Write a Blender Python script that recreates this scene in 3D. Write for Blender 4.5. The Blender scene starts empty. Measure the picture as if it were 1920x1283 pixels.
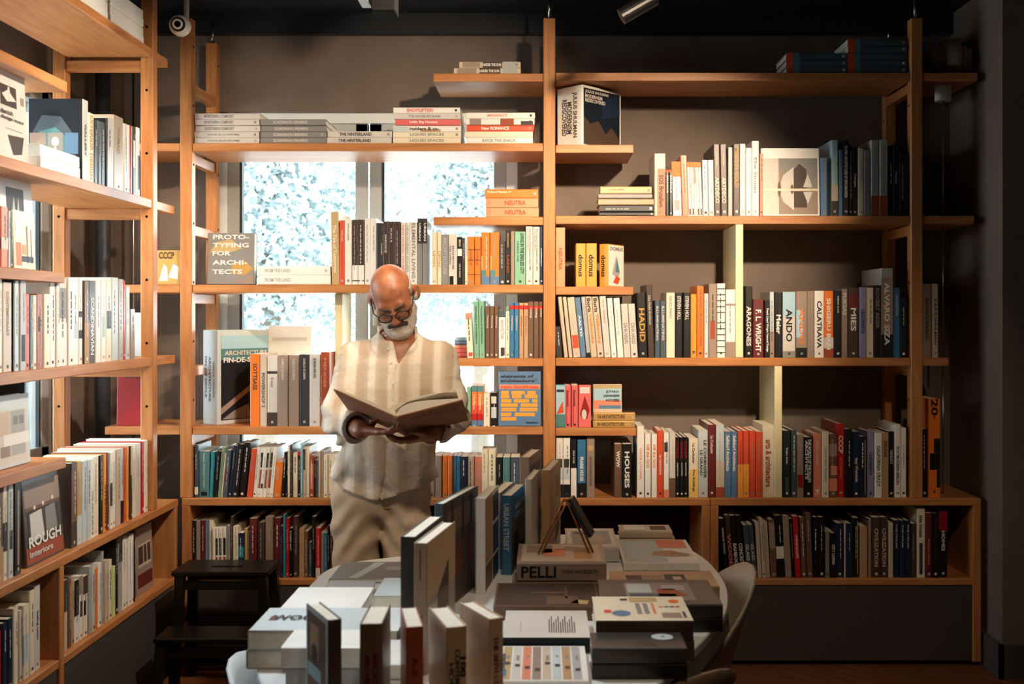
import bpy, bmesh, math, random
import numpy as np
from mathutils import Matrix, Vector
random.seed(7)
R = math.radians
S = bpy.context.scene
COL = S.collection

# ---------------------------------------------------------------- camera
FPX, VX, VY, EYE = 2000.0, 1020.0, 592.0, 1.55      # focal length in px, vanishing point, eye height
cam = bpy.data.cameras.new('camera'); camo = bpy.data.objects.new('camera', cam); COL.objects.link(camo)
camo.location = (0, 0, EYE); camo.rotation_euler = (R(90), 0, 0)
cam.sensor_width = 36; cam.lens = FPX / 1920 * 36
cam.shift_x = (960 - VX) / 1920; cam.shift_y = (VY - 641.5) / 1920
cam.clip_start = 0.05
cam.dof.use_dof = True; cam.dof.focus_distance = 4.35; cam.dof.aperture_fstop = 4.0
S.camera = camo

# ---------------------------------------------------------------- light and exposure
S.view_settings.view_transform = 'Standard'; S.view_settings.look = 'None'
S.view_settings.gamma = 1.0; S.view_settings.exposure = 0.0
S.view_settings.use_curve_mapping = False
W = bpy.data.worlds.new('sky'); S.world = W; W.use_nodes = True
bg = W.node_tree.nodes['Background']; bg.inputs[0].default_value = (0.88, 0.955, 1.0, 1); bg.inputs[1].default_value = 12.0
def spot(name, loc, target, power, angle, blend, color, size=0.05):
    l = bpy.data.lights.new(name, 'SPOT'); l.energy = power; l.spot_size = R(angle); l.spot_blend = blend
    l.color = color; l.shadow_soft_size = size
    o = bpy.data.objects.new(name, l); COL.objects.link(o); o.location = loc
    o.rotation_euler = (Vector(target) - Vector(loc)).to_track_quat('-Z', 'Y').to_euler()
    return o
WARM = (1.0, 0.77, 0.54)
SPOTS = [  # lamp position, aim, watts, cone, blend
    ((1.00, 2.25, 2.86), (0.42, 5.0, 1.68), 540, 42, 0.85),
    ((0.80, 2.10, 2.86), (-0.82, 5.1, 1.95), 340, 45, 0.9),
    ((0.00, 3.30, 2.86), (-1.90, 4.0, 1.55), 225, 74, 0.9),
    ((0.30, 2.75, 2.86), (0.22, 3.1, 0.75), 30, 66, 1.0),
    ((-0.45, 1.95, 2.86), (-0.60, 4.2, 0.88), 115, 34, 0.9),  # unseen lamp, added as frontal fill on the reader's lower half
    ((-0.80, 3.05, 2.86), (-0.42, 2.40, 0.80), 125, 50, 0.9),  # unseen cool lamp, added to lift the book tops at the table's left
    ((1.35, 1.90, 2.86), (1.05, 4.75, 0.62), 85, 46, 1.0),  # unseen dim flood, added to brighten the lower right cabinets
    ((-0.95, 2.55, 2.86), (-2.08, 5.00, 1.80), 130, 27, 0.8),  # unseen lamp, added to brighten the dark left corner wall
    ((0.10, 1.30, 2.86), (-0.12, 2.40, 0.82), 42, 52, 1.0),  # unseen lamp, added as weak warm fill on the near spines
]
sun = bpy.data.lights.new('sun', 'SUN'); sun.energy = 6; sun.angle = R(.6); sun.color = (1, .97, .92)
suno = bpy.data.objects.new('sun', sun); COL.objects.link(suno); suno.rotation_euler = (R(22), R(16), 0)
def portal(loc, rot, sx, sy):
    l = bpy.data.lights.new('daylight_portal', 'AREA'); l.shape = 'RECTANGLE'; l.size = sx; l.size_y = sy
    l.cycles.is_portal = True
    o = bpy.data.objects.new('daylight_portal', l); COL.objects.link(o); o.location = loc; o.rotation_euler = rot
portal((-0.86, 5.22, 1.70), (R(-90), 0, 0), 1.50, 1.75)
portal((-2.27, 3.79, 1.725), (0, R(-90), 0), 1.75, 2.1)

# ---------------------------------------------------------------- materials
MATS = {}
def srgb(r, g, b):
    f = lambda c: (c / 255 / 12.92) if c <= 10 else ((c / 255 + 0.055) / 1.055) ** 2.4
    return (f(r), f(g), f(b), 1)
def base_mat(name, rough=0.5, spec=0.5):
    m = bpy.data.materials.new(name); m.use_nodes = True
    p = m.node_tree.nodes['Principled BSDF']; p.inputs['Roughness'].default_value = rough
    p.inputs['Specular IOR Level'].default_value = spec
    return m, p, m.node_tree.nodes, m.node_tree.links
def ramp(N, L, fac, stops):
    r = N.new('ShaderNodeValToRGB'); e = r.color_ramp.elements
    e[0].position, e[0].color = stops[0]; e[1].position, e[1].color = stops[-1]
    for p, c in stops[1:-1]:
        x = e.new(p); x.color = c
    L.new(fac, r.inputs[0]); return r.outputs[0]
def noise(N, L, vec, scale, detail=4, rough=0.55, dist=0.0):
    n = N.new('ShaderNodeTexNoise'); n.inputs['Scale'].default_value = scale; n.inputs['Detail'].default_value = detail
    n.inputs['Roughness'].default_value = rough; n.inputs['Distortion'].default_value = dist
    if vec: L.new(vec, n.inputs['Vector'])
    return n.outputs['Fac']
def bump(N, L, p, fac, strength, dist=0.01):
    b = N.new('ShaderNodeBump'); b.inputs['Strength'].default_value = strength; b.inputs['Distance'].default_value = dist
    L.new(fac, b.inputs['Height']); L.new(b.outputs[0], p.inputs['Normal'])
def coords(N, L, scale):
    t = N.new('ShaderNodeTexCoord'); mp = N.new('ShaderNodeMapping'); mp.inputs['Scale'].default_value = scale
    L.new(t.outputs['Object'], mp.inputs['Vector']); return mp.outputs['Vector']
def wood(name, axis, dark, mid, light, rough=0.42):
    m, p, N, L = base_mat(name, rough, 0.4)
    sc = [9, 9, 9]; sc['xyz'.index(axis)] = 0.8
    v = coords(N, L, sc)
    f = noise(N, L, v, 3.2, 6, 0.6, 1.2)
    L.new(ramp(N, L, f, [(0.28, dark), (0.5, mid), (0.75, light)]), p.inputs['Base Color'])
    sc2 = [120, 120, 120]; sc2['xyz'.index(axis)] = 4
    g = noise(N, L, coords(N, L, sc2), 1.0, 2)
    bump(N, L, p, g, 0.12, 0.002)
    MATS[name] = m
for ax in 'xyz':
    wood('oak_' + ax, ax, srgb(163, 103, 59), srgb(188, 124, 72), srgb(205, 145, 90))
    wood('blackwood_' + ax, ax, srgb(13, 11, 11), srgb(18, 16, 15), srgb(25, 22, 20), 0.35)
    wood('floorwood_' + ax, ax, srgb(96, 54, 30), srgb(122, 72, 42), srgb(142, 88, 54), 0.35)
wood('darkleg_z', 'z', srgb(34, 26, 22), srgb(46, 35, 29), srgb(58, 45, 37), 0.4)
def plain(name, c, rough=0.5, spec=0.5, var=0.06, scale=14, bmp=0.0, metal=0.0):
    if name in MATS: return MATS[name]
    m, p, N, L = base_mat(name, rough, spec); p.inputs['Metallic'].default_value = metal
    f = noise(N, L, coords(N, L, (1, 1, 1)), scale, 4)
    a = tuple(max(0, x * (1 - var)) for x in c[:3]) + (1,); b = tuple(min(1, x * (1 + var)) for x in c[:3]) + (1,)
    L.new(ramp(N, L, f, [(0.3, a), (0.7, b)]), p.inputs['Base Color'])
    if bmp: bump(N, L, p, f, bmp, 0.004)
    MATS[name] = m; return m
plain('wall_paint', srgb(120, 106, 96), 0.75, 0.3, 0.10, 5, 0.08)
plain('ceiling_paint', srgb(36, 40, 46), 0.45, 0.4, 0.1, 4)
plain('skirting_paint', srgb(82, 76, 73), 0.55)
plain('panel_grey', srgb(74, 68, 66), 0.5, 0.4, 0.04)
plain('cream_paint', srgb(238, 226, 178), 0.45, 0.4, 0.03)
plain('frame_grey', srgb(176, 180, 180), 0.4, 0.5, 0.03)
plain('frame_white', srgb(226, 232, 234), 0.35, 0.5, 0.03)
plain('seal_dark', srgb(44, 54, 60), 0.6)
plain('hole', srgb(14, 11, 10), 0.9, 0.1)
plain('steel', srgb(190, 190, 190), 0.25, 0.5, 0.04, 14, 0, 1.0)
plain('bronze', srgb(150, 98, 58), 0.35, 0.5, 0.1, 14, 0, 0.7)
plain('black_metal', srgb(20, 20, 22), 0.4)
plain('white_plastic', srgb(226, 224, 218), 0.35)
plain('table_white', srgb(232, 234, 234), 0.3, 0.5, 0.02)
plain('shell_grey', srgb(172, 160, 144), 0.45, 0.4, 0.05)
plain('shell_white', srgb(222, 228, 230), 0.35, 0.5, 0.03)
plain('shell_tan', srgb(132, 108, 88), 0.4, 0.5, 0.06)
plain('pipe_dark', srgb(48, 52, 60), 0.5)
plain('pages', srgb(236, 228, 212), 0.85, 0.15, 0.06, 60)
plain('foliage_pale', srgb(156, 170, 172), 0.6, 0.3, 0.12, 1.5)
plain('bark', srgb(120, 108, 96), 0.8, 0.2, 0.2, 8)
plain('pavement', srgb(190, 192, 190), 0.8, 0.2, 0.06, 3)
plain('facade', srgb(214, 216, 214), 0.8, 0.2, 0.05, 2)
m, p, N, L = base_mat('glass_pane'); N.remove(p)
tr = N.new('ShaderNodeBsdfTransparent'); tr.inputs[0].default_value = (0.93, 0.97, 0.97, 1)
gl = N.new('ShaderNodeBsdfGlossy'); gl.inputs['Roughness'].default_value = 0.02
fr = N.new('ShaderNodeFresnel'); fr.inputs[0].default_value = 1.3
mx = N.new('ShaderNodeMixShader'); L.new(fr.outputs[0], mx.inputs[0]); L.new(tr.outputs[0], mx.inputs[1]); L.new(gl.outputs[0], mx.inputs[2])
L.new(mx.outputs[0], N['Material Output'].inputs[0]); MATS['glass_pane'] = m

PAL = dict(white=(240, 237, 230), cream=(236, 224, 198), pale=(214, 208, 200), beige=(206, 188, 166), tan=(188, 150, 112), sand=(196, 168, 118),
    brown=(112, 84, 66), umber=(74, 58, 49), black=(26, 24, 25), charcoal=(62, 58, 58), grey=(140, 137, 134), silver=(176, 176, 174), taupe=(156, 136, 122),
    red=(190, 34, 34), crimson=(150, 26, 30), maroon=(104, 38, 36), rust=(160, 76, 46), vermilion=(218, 82, 50), orange=(236, 124, 44), amber=(240, 160, 62),
    salmon=(228, 140, 112), pink=(226, 110, 104), yellow=(238, 200, 110), gold=(196, 152, 84), green=(126, 178, 146), sage=(128, 150, 122), forest=(34, 48, 44),
    teal=(84, 132, 136), turquoise=(50, 138, 160), sky=(168, 204, 218), blue=(56, 116, 158), steel_blue=(92, 126, 160), slate=(74, 88, 100), navy=(30, 42, 66), lilac=(142, 142, 176),
    mist=(198, 208, 210), lime=(206, 218, 150), midnight=(22, 30, 40), plum=(70, 40, 50))
def book_mat(c, rough=0.38):
    return plain('cover_' + c, srgb(*PAL[c]), rough, 0.5, 0.05, 9)
def ink(c): return plain('ink_' + c, srgb(*PAL[c]), 0.5, 0.3, 0.02, 9)

# ---------------------------------------------------------------- mesh helpers
def new_obj(name, me, mat=None, parent=None):
    o = bpy.data.objects.new(name, me); COL.objects.link(o)
    if mat is not None and me is not None and not me.materials: me.materials.append(MATS[mat] if isinstance(mat, str) else mat)
    if parent: o.parent = parent
    return o
def tag(o, label=None, cat=None, group=None, kind=None):
    if label: o['label'] = label
    if cat: o['category'] = cat
    if group: o['group'] = group
    if kind: o['kind'] = kind
    return o
def thing(name, loc=(0, 0, 0), rz=0, **k):
    o = bpy.data.objects.new(name, None); COL.objects.link(o); o.location = loc; o.rotation_euler = (0, 0, rz)
    o.empty_display_size = 0.1
    return tag(o, **k)
def from_bm(name, bm, smooth=False):
    me = bpy.data.meshes.new(name); bm.normal_update(); bm.to_mesh(me); bm.free()
    if smooth:
        for f in me.polygons: f.use_smooth = True
    return me
def box_bm(bm, x0, x1, y0, y1, z0, z1, bev=0.0):
    r = bmesh.ops.create_cube(bm, size=1.0)
    for v in r['verts']:
        v.co = Vector(((x0 + x1) / 2 + v.co.x * (x1 - x0), (y0 + y1) / 2 + v.co.y * (y1 - y0), (z0 + z1) / 2 + v.co.z * (z1 - z0)))
    if bev:
        es = list({e for v in r['verts'] for e in v.link_edges})
        bmesh.ops.bevel(bm, geom=es, offset=bev, segments=1, affect='EDGES')
def box(name, x0, x1, y0, y1, z0, z1, mat, parent=None, bev=0.0):
    bm = bmesh.new(); box_bm(bm, x0, x1, y0, y1, z0, z1, bev)
    return new_obj(name, from_bm(name, bm), mat, parent)
def struct(name, x0, x1, y0, y1, z0, z1, mat):
    return tag(box(name, x0, x1, y0, y1, z0, z1, mat), kind='structure')
def tube_me(name, pts, rad, seg=8, closed=False):
    pts = [Vector(p) for p in pts]; n = len(pts); bm = bmesh.new(); rings = []
    rads = rad if isinstance(rad, (list, tuple)) else [rad] * n
    prev = None
    for i, p in enumerate(pts):
        a = pts[(i - 1) % n] if (closed or i > 0) else p; b = pts[(i + 1) % n] if (closed or i < n - 1) else p
        t = (b - a).normalized()
        up = prev if prev is not None else (Vector((0, 0, 1)) if abs(t.z) < 0.9 else Vector((1, 0, 0)))
        u = (up - t * up.dot(t)).normalized(); v = t.cross(u); prev = u
        rings.append([bm.verts.new(p + (u * math.cos(k * 2 * math.pi / seg) + v * math.sin(k * 2 * math.pi / seg)) * rads[i]) for k in range(seg)])
    m = n if closed else n - 1
    for i in range(m):
        A, B = rings[i], rings[(i + 1) % n]
        for k in range(seg): bm.faces.new((A[k], A[(k + 1) % seg], B[(k + 1) % seg], B[k]))
    if not closed:
        bm.faces.new(rings[0][::-1]); bm.faces.new(rings[-1])
    bmesh.ops.recalc_face_normals(bm, faces=bm.faces)
    return from_bm(name, bm, True)
def tube(name, pts, rad, mat, parent=None, seg=8, closed=False):
    return new_obj(name, tube_me(name, pts, rad, seg, closed), mat, parent)
def lathe(name, prof, mat, parent=None, seg=24, loc=(0, 0, 0), rot=None):
    bm = bmesh.new(); rings = []
    for r, z in prof:
        rings.append([bm.verts.new((r * math.cos(k * 2 * math.pi / seg), r * math.sin(k * 2 * math.pi / seg), z)) for k in range(seg)])
    for A, B in zip(rings, rings[1:]):
        for k in range(seg): bm.faces.new((A[k], A[(k + 1) % seg], B[(k + 1) % seg], B[k]))
    bm.faces.new(rings[0][::-1]); bm.faces.new(rings[-1])
    bmesh.ops.recalc_face_normals(bm, faces=bm.faces)
    o = new_obj(name, from_bm(name, bm, False), mat, parent); o.location = loc
    if rot: o.rotation_euler = rot
    return o
def quads_me(name, quads):
    V, F = [], []
    for q in quads:
        F.append(tuple(range(len(V), len(V) + len(q)))); V += q
    me = bpy.data.meshes.new(name); me.from_pydata(V, [], F); return me
TXT = {}
def text_pts(s):
    """triangles of a text, normalised to a unit box: (verts 0..1, faces, width/height)"""
    if s in TXT: return TXT[s]
    cu = bpy.data.curves.new('lettering', 'FONT'); cu.body = s; cu.resolution_u = 2; cu.offset = .028
    o = bpy.data.objects.new('lettering', cu)
    me = bpy.data.meshes.new_from_object(o)
    V = np.array([v.co[:2] for v in me.vertices]) if len(me.vertices) else np.zeros((1, 2))
    F = [tuple(p.vertices) for p in me.polygons]
    lo, hi = V.min(0), V.max(0); sz = np.maximum(hi - lo, 1e-6)
    TXT[s] = ((V - lo) / sz, F, sz[0] / sz[1])
    bpy.data.objects.remove(o); bpy.data.curves.remove(cu); bpy.data.meshes.remove(me)
    return TXT[s]
def X2(x, d): return (x - VX) * d / FPX          # photo column and depth to metres
def Z2(y, d): return EYE - (y - VY) * d / FPX

# ---------------------------------------------------------------- the setting
YF, YB, YW = 4.72, 5.13, 5.15        # shelf front, ladder back, back wall
XL, XR = -2.20, 1.96
CE = 3.0
floor = struct('floor', -2.4, 4.0, -2.6, 5.4, -0.06, -0.012, 'floorwood_x')
# herringbone parquet: every plank in the part of the floor that shows
def parquet():
    PL, PW = 0.42, 0.07
    bm = bmesh.new(); box_bm(bm, 0, PL - 0.0015, 0, PW - 0.0015, -0.012, 0, 0.001); me = from_bm('plank', bm)
    bm = bmesh.new(); box_bm(bm, 0, PW - 0.0015, 0, PL - 0.0015, -0.012, 0, 0.001); me2 = from_bm('plank', bm)
    n = 0
    c45 = math.sqrt(0.5)
    spots = []
    for i in range(-60, 60):
        for j in range(-30, 30):
            # classic herringbone lattice turned by 45 degrees
            ax = i * PW + j * PL; ay = i * PW - j * PL
            for kind, (ox, oy) in (('h', (0, 0)), ('v', (PL, PW - PL + 0.0))):
                px, py = ax + ox, ay + oy
                wx, wy = (px - py) * c45 + 0.2, (px + py) * c45 + 3.5
                if (0.3 < wx < 2.05 and 3.55 < wy < 4.74) or (-1.65 < wx < -0.75 and 3.5 < wy < 4.75):
                    spots.append((kind, wx, wy))
    spots.sort(key=lambda s: -s[2])
    for kind, wx, wy in spots[:300]:
        o = new_obj('plank', me if kind == 'h' else me2, 'floorwood_x' if kind == 'h' else 'floorwood_y', floor)
        o.location = (wx, wy, 0); o.rotation_euler = (0, 0, R(45))
parquet()
rest = struct('floor', -2.4, 4.0, -2.6, 3.52, -0.012, -0.002, 'floorwood_x')
struct('ceiling', -2.4, 4.0, -2.6, 5.4, CE, CE + 0.08, 'ceiling_paint')
# back wall around the window
WX0, WX1, WZ0, WZ1 = -1.590, -0.128, 0.74, 2.535
struct('wall_back', -2.4, WX0, YW, YW + 0.22, 0, CE, 'wall_paint')
struct('wall_back', WX1, 2.2, YW, YW + 0.22, 0, CE, 'wall_paint')
struct('wall_back', WX0, WX1, YW, YW + 0.22, 0, WZ0, 'wall_paint')
struct('wall_back', WX0, WX1, YW, YW + 0.22, WZ1, CE, 'wall_paint')
struct('trim_1', -2.2, XR, YW - 0.045, YW, CE - 0.10, CE, 'ceiling_paint')
# left wall with two windows
def left_wall(y0, y1, z0, z1): struct('wall_left', XL - 0.2, XL, y0, y1, z0, z1, 'wall_paint')
left_wall(4.83, YW, 0, CE); left_wall(2.75, 4.83, 0, 0.85); left_wall(2.75, 4.83, 2.6, CE)
left_wall(-2.6, 2.75, 0, CE)
struct('wall_right', XR, XR + 0.2, 4.56, YW, 0, CE, 'wall_paint')
struct('wall_right', XR + 0.2, 3.4, 4.56, 4.76, 0, CE, 'wall_paint')
struct('wall_right', 3.2, 3.4, -2.6, 4.56, 0, CE, 'wall_paint')
struct('wall_front', -2.4, 3.4, -2.6, -2.4, 0, CE, 'wall_paint')
struct('baseboard_right', XR - 0.018, XR, 4.54, YW, 0, 0.145, 'skirting_paint')
struct('baseboard_right', XR - 0.018, 3.2, 4.54, 4.56, 0, 0.145, 'skirting_paint')
# windows
def window(n, label):
    o = thing('window_%d' % n, kind='structure'); o['label'] = label; return o
w1 = window(1, 'two-leaf window behind the shelves with pale grey frames')
yf0, yf1 = YW + 0.03, YW + 0.09
for a, b, c, d_ in ((WX0, WX1, WZ1 - 0.05, WZ1), (WX0, WX1, WZ0, WZ0 + 0.05), (WX0, WX0 + 0.05, WZ0, WZ1), (WX1 - 0.055, WX1, WZ0, WZ1)):
    box('window_frame', a, b, yf0, yf1, c, d_, 'frame_white', w1)
MX = X2(692, 5.2)
for side, (a, b) in enumerate(((WX0 + 0.05, MX - 0.004), (MX + 0.004, WX1 - 0.055))):
    for (p0, p1, q0, q1) in ((a, b, WZ1 - 0.11, WZ1 - 0.05), (a, b, WZ0 + 0.05, WZ0 + 0.12), (a, a + 0.062, WZ0 + 0.05, WZ1 - 0.05), (b - 0.062, b, WZ0 + 0.05, WZ1 - 0.05)):
        box('sash', p0, p1, yf0 + 0.012, yf1 - 0.006, q0, q1, 'frame_grey', w1, 0.004)
    box('pane', a + 0.062, b - 0.062, yf0 + 0.045, yf0 + 0.051, WZ0 + 0.12, WZ1 - 0.11, 'glass_pane', w1)
    box('window_seal', a + 0.062, a + 0.072, yf0 + 0.008, yf0 + 0.044, WZ0 + 0.12, WZ1 - 0.11, 'seal_dark', w1)
box('window_handle', MX + 0.022, MX + 0.045, yf0 - 0.006, yf0 + 0.012, 1.50, 1.64, 'frame_white', w1, 0.004)
box('window_sill', WX0, WX1, YW - 0.03, YW + 0.10, WZ0 - 0.03, WZ0, 'frame_white', w1, 0.004)
def left_window(n, y0, y1, z0, z1, label):
    w = window(n, label); a, b = XL - 0.10, XL - 0.03
    for p in ((y0, y1, z1 - 0.05, z1), (y0, y1, z0, z0 + 0.05), (y0, y0 + 0.05, z0, z1), (y1 - 0.05, y1, z0, z1)):
        box('window_frame', a, b, p[0], p[1], p[2], p[3], 'frame_white', w)
    for p in ((y0 + .05, y1 - .05, z1 - 0.11, z1 - .05), (y0 + .05, y1 - .05, z0 + .05, z0 + 0.12), (y0 + .05, y0 + 0.12, z0 + .05, z1 - .05), (y1 - 0.12, y1 - .05, z0 + .05, z1 - .05)):
        box('sash', a + .008, b + .012, p[0], p[1], p[2], p[3], 'frame_grey', w, 0.004)
    box('window_seal', b - 0.01, b + 0.006, y1 - 0.132, y1 - 0.12, z0 + 0.12, z1 - 0.11, 'seal_dark', w)
    box('pane', a + 0.03, a + 0.036, y0 + .12, y1 - .12, z0 + .12, z1 - .11, 'glass_pane', w)
    box('window_sill', XL - 0.11, XL + 0.03, y0, y1, z0 - 0.03, z0, 'frame_white', w, 0.004)
left_window(2, 2.75, 4.83, 0.85, 2.6, 'pale framed window behind the left bookcase')

# ---------------------------------------------------------------- outside the windows
struct('ground', -14, 10, 5.6, 26, -0.4, -0.35, 'pavement')
struct('ground', -18, -2.6, -8, 5.6, -0.4, -0.35, 'pavement')
def tree(loc, h, rad, n, label, seed):
    rng = random.Random(seed)
    t = thing('tree', loc, label=label, cat='tree', group='trees outside the windows')
    tube('trunk', [(0, 0, -0.35), (0.05, 0.03, h * .35), (-0.04, 0.06, h * .7)], [0.13, 0.10, 0.06], 'bark', t)
    for k in range(5):
        a = k * 1.3
        tube('branch', [(0, 0, h * (.3 + .06 * k)), (math.cos(a) * rad * .4, math.sin(a) * rad * .4, h * (.45 + .06 * k)), (math.cos(a) * rad * .8, math.sin(a) * rad * .8, h * (.55 + .07 * k))], [0.05, 0.035, 0.015], 'bark', t, 6)
    q = []
    for i in range(n):
        u = Vector((rng.gauss(0, 1), rng.gauss(0, 1), rng.gauss(0, 1))).normalized() * (rng.random() ** 0.4)
        c = Vector((u.x * rad, u.y * rad, h * .62 + u.z * h * .42))
        a = Vector((rng.gauss(0, 1), rng.gauss(0, 1), rng.gauss(0, 1))).normalized(); b = a.orthogonal().normalized()
        s = rng.uniform(.03, .06)
        q.append([tuple(c - a * s), tuple(c + b * s * .5), tuple(c + a * s), tuple(c - b * s * .5)])
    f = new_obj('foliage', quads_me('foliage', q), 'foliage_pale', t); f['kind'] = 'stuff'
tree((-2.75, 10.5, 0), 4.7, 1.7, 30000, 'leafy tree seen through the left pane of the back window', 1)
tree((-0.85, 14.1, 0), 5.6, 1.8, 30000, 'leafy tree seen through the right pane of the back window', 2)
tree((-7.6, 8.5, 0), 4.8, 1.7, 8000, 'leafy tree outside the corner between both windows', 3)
# ---------------------------------------------------------------- bookcases
TH = 0.036                                  # shelf thickness
PWD, PDP = 0.052, 0.052                     # upright section
def hole_me():
    me = bpy.data.meshes.get('peg_hole')
    if me: return me
    bm = bmesh.new(); bmesh.ops.create_cone(bm, cap_ends=True, segments=10, radius1=0.0055, radius2=0.0055, depth=0.002)
    return from_bm('peg_hole', bm)
def upright(case, cx, cy, z0, z1, holes_dir=None):
    u = new_obj('upright', None, None, case); COL.objects.unlink(u); bpy.data.objects.remove(u)
    bm = bmesh.new(); box_bm(bm, -PWD / 2, PWD / 2, -PDP / 2, PDP / 2, 0, z1 - z0, 0.003)
    u = new_obj('upright', from_bm('upright', bm), 'oak_z', case); u.location = (cx, cy, z0)
    for d in (holes_dir or ''):
        for k in range(8):
            h = new_obj('peg_hole', hole_me(), 'hole', u)
            z = 0.17 + k * 0.262
            if d == 'x': h.location = (PWD / 2 + .0004, 0, z); h.rotation_euler = (0, R(90), 0)
            if d == 'w': h.location = (-PWD / 2 - .0004, 0, z); h.rotation_euler = (0, R(90), 0)
            if d == 'y': h.location = (0, -PDP / 2 - .0004, z); h.rotation_euler = (R(90), 0, 0)
    j = tube('ceiling_bolt', [(0, 0, z1 - z0), (0, 0, min(CE - z0, z1 - z0 + 0.10))], 0.007, 'steel', u)
    return u
CT = 0.742                                   # bench top height
case = thing('wall_bookcase', (0, YF, CT), label='tall oak bookcase of three ladder frames along the back wall', cat='bookcase')
def cbox(name, x0, x1, y0, y1, z0, z1, mat, bev=0.002):
    return box(name, x0, x1, y0 - YF, y1 - YF, z0 - CT, z1 - CT, mat, case, bev)
LX, CX, RX = -1.585, 0.024, 1.650
for cx, hd in ((LX, 'x'), (CX, ''), (RX, 'w')):
    for cy, top in ((YF + PDP / 2, 2.868), (YB - PDP / 2, 2.85)):
        u = upright(case, cx, cy - YF, 0, top - CT, hd)
SH = {'S1': 2.314, 'S2': 1.687, 'S3': 1.058, 'S1b': 2.623, 'S2b': 1.987, 'S3b': 1.361,
      'R1': 2.626, 'R2': 1.992, 'R3': 1.363, 'R1b': 2.307, 'R2b': 1.678, 'R3b': 1.053}
SD = YF + 0.345
def shelf(key, x0, x1, notch=()):
    z = SH[key]
    return cbox('shelf', x0, x1, YF + 0.004, SD, z - TH, z, 'oak_x')
PX = PWD / 2
for zk in ('S1', 'S2', 'S3'):
    shelf(zk, LX + PX + 0.002, CX - PX - 0.002)
for zk in ('R1', 'R2', 'R3'):
    shelf(zk, CX + PX + 0.002, RX - PX - 0.002)
for zk, x in (('S1b', -0.49), ('S2b', -0.49), ('S3b', -0.49)): shelf(zk, x, CX - PX - 0.002)
for zk, x in (('R1b', 0.396), ('R2b', 0.396), ('R3b', 0.408)): shelf(zk, CX + PX + 0.002, x)
for zk, x in (('R1', 1.92), ('R2', 1.905), ('R3', 1.792)): shelf(zk, RX + PX + 0.002, x)
for zk, x in (('S1', -1.86), ('S2', -1.86), ('S3', -1.945)): shelf(zk, x, LX - PX - 0.002)
for cx in (LX, CX, RX):        # rungs of the ladder frames under each level
    for z in (2.626, 2.31, 1.99, 1.685, 1.36, 1.056):
        if cx == LX and z in (1.99, 1.36): pass
        cbox('rung', cx - 0.018, cx + 0.018, YF + PDP, YB - PDP, z - TH - 0.045, z - TH - 0.001, 'oak_y')
cbox('divider', X2(1380, YF), X2(1394, YF), YF + 0.006, SD, SH['R3'] + .001, SH['R2'] - TH - .001, 'cream_paint')
cbox('divider', X2(1453, YF), X2(1467, YF), YF + 0.006, SD, CT + .001, SH['R3'] - TH - .001, 'cream_paint')
cbox('divider', X2(618, YF), X2(632, YF), YF + 0.12, SD, SH['S3'] + .001, SH['S2'] - TH - .001, 'cream_paint')

# left bookcase, running towards the camera along the left wall
XF = -1.618; XK = -2.034
lcase = thing('wall_bookcase', (XF, 4.44, CT), label='oak bookcase with daylight behind it along the left wall', cat='bookcase')
for cy in (4.44, 2.55):
    for cx, top in ((XF - PWD / 2, 3.0 - .03), (XK + PWD / 2, 2.9)):
        u = upright(lcase, cx - XF, cy - 4.44, 0, top - CT, 'y' if cy > 4 else '')
    for z in (2.645, 2.03, 1.377, 0.90):
        box('rung', XK + PWD - XF, -PWD, cy - .018 - 4.44, cy + .018 - 4.44, z - TH - 0.045 - CT, z - TH - .001 - CT, 'oak_x', lcase, 0.002)
LSH = {'L1': 2.655, 'L2': 2.030, 'L3': 1.377, 'La': 2.345, 'Lb': 1.696, 'Lc': 1.070}
def lshelf(key, y0, y1):
    z = LSH[key]
    return box('shelf', -0.352, -0.004, y0 - 4.44, y1 - 4.44, z - TH - CT, z - CT, 'oak_y', lcase, 0.002)
for key, ye in (('L1', 4.60), ('L2', 4.68), ('L3', 4.69)):
    lshelf(key, 2.60, 4.44 - PWD / 2 - .002); lshelf(key, 4.44 + PWD / 2 + .002, ye)
for key, ye in (('La', 3.63), ('Lb', 3.61), ('Lc', 3.62)): lshelf(key, 2.60, ye)

# ---------------------------------------------------------------- low cabinets
BS = 0.386                                   # shelf inside the bench
def bench(x0, x1, label, drawers=1):
    c = thing('low_cabinet', (x0, YF - .01, 0), label=label, cat='cabinet', group='low oak cabinets under the bookcases')
    w = x1 - x0; B = lambda n, a, b, y0, y1, z0, z1, m: box(n, a, b, y0, y1, z0, z1, m, c, 0.0025)
    B('cabinet_top', 0, w, 0, 0.42, CT - .032, CT, 'oak_x')
    B('side_panel', 0, 0.036, 0, 0.42, 0.02, CT - .032, 'oak_z'); B('side_panel', w - 0.036, w, 0, 0.42, 0.02, CT - .032, 'oak_z')
    B('shelf', 0.036, w - .036, 0.004, 0.40, BS - .028, BS, 'oak_x')
    B('back_panel', 0.036, w - .036, 0.40, 0.415, BS, CT - .032, 'blackwood_x')
    B('plinth', 0.03, w - .03, 0.05, 0.40, 0.0, 0.03, 'black_metal')
    ww = (w - .072) / drawers
    for k in range(drawers):
        B('drawer_front', 0.037 + k * ww, 0.035 + (k + 1) * ww, 0.010, 0.032, 0.022, BS - .03, 'panel_grey')
    return c
bench(-1.60, -0.42, 'low oak cabinet behind the black step stool')
bench(-0.42, X2(1331, YF) - .001, 'low oak cabinet behind the round end of the table')
bench(X2(1331, YF) + .001, X2(1838, YF), 'low oak cabinet with dark drawer front in the right corner')
lb = thing('low_cabinet', (-1.612, 4.70, 0), label='low oak cabinet with magazines on it along the left wall', cat='cabinet', group='low oak cabinets under the bookcases')
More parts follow.
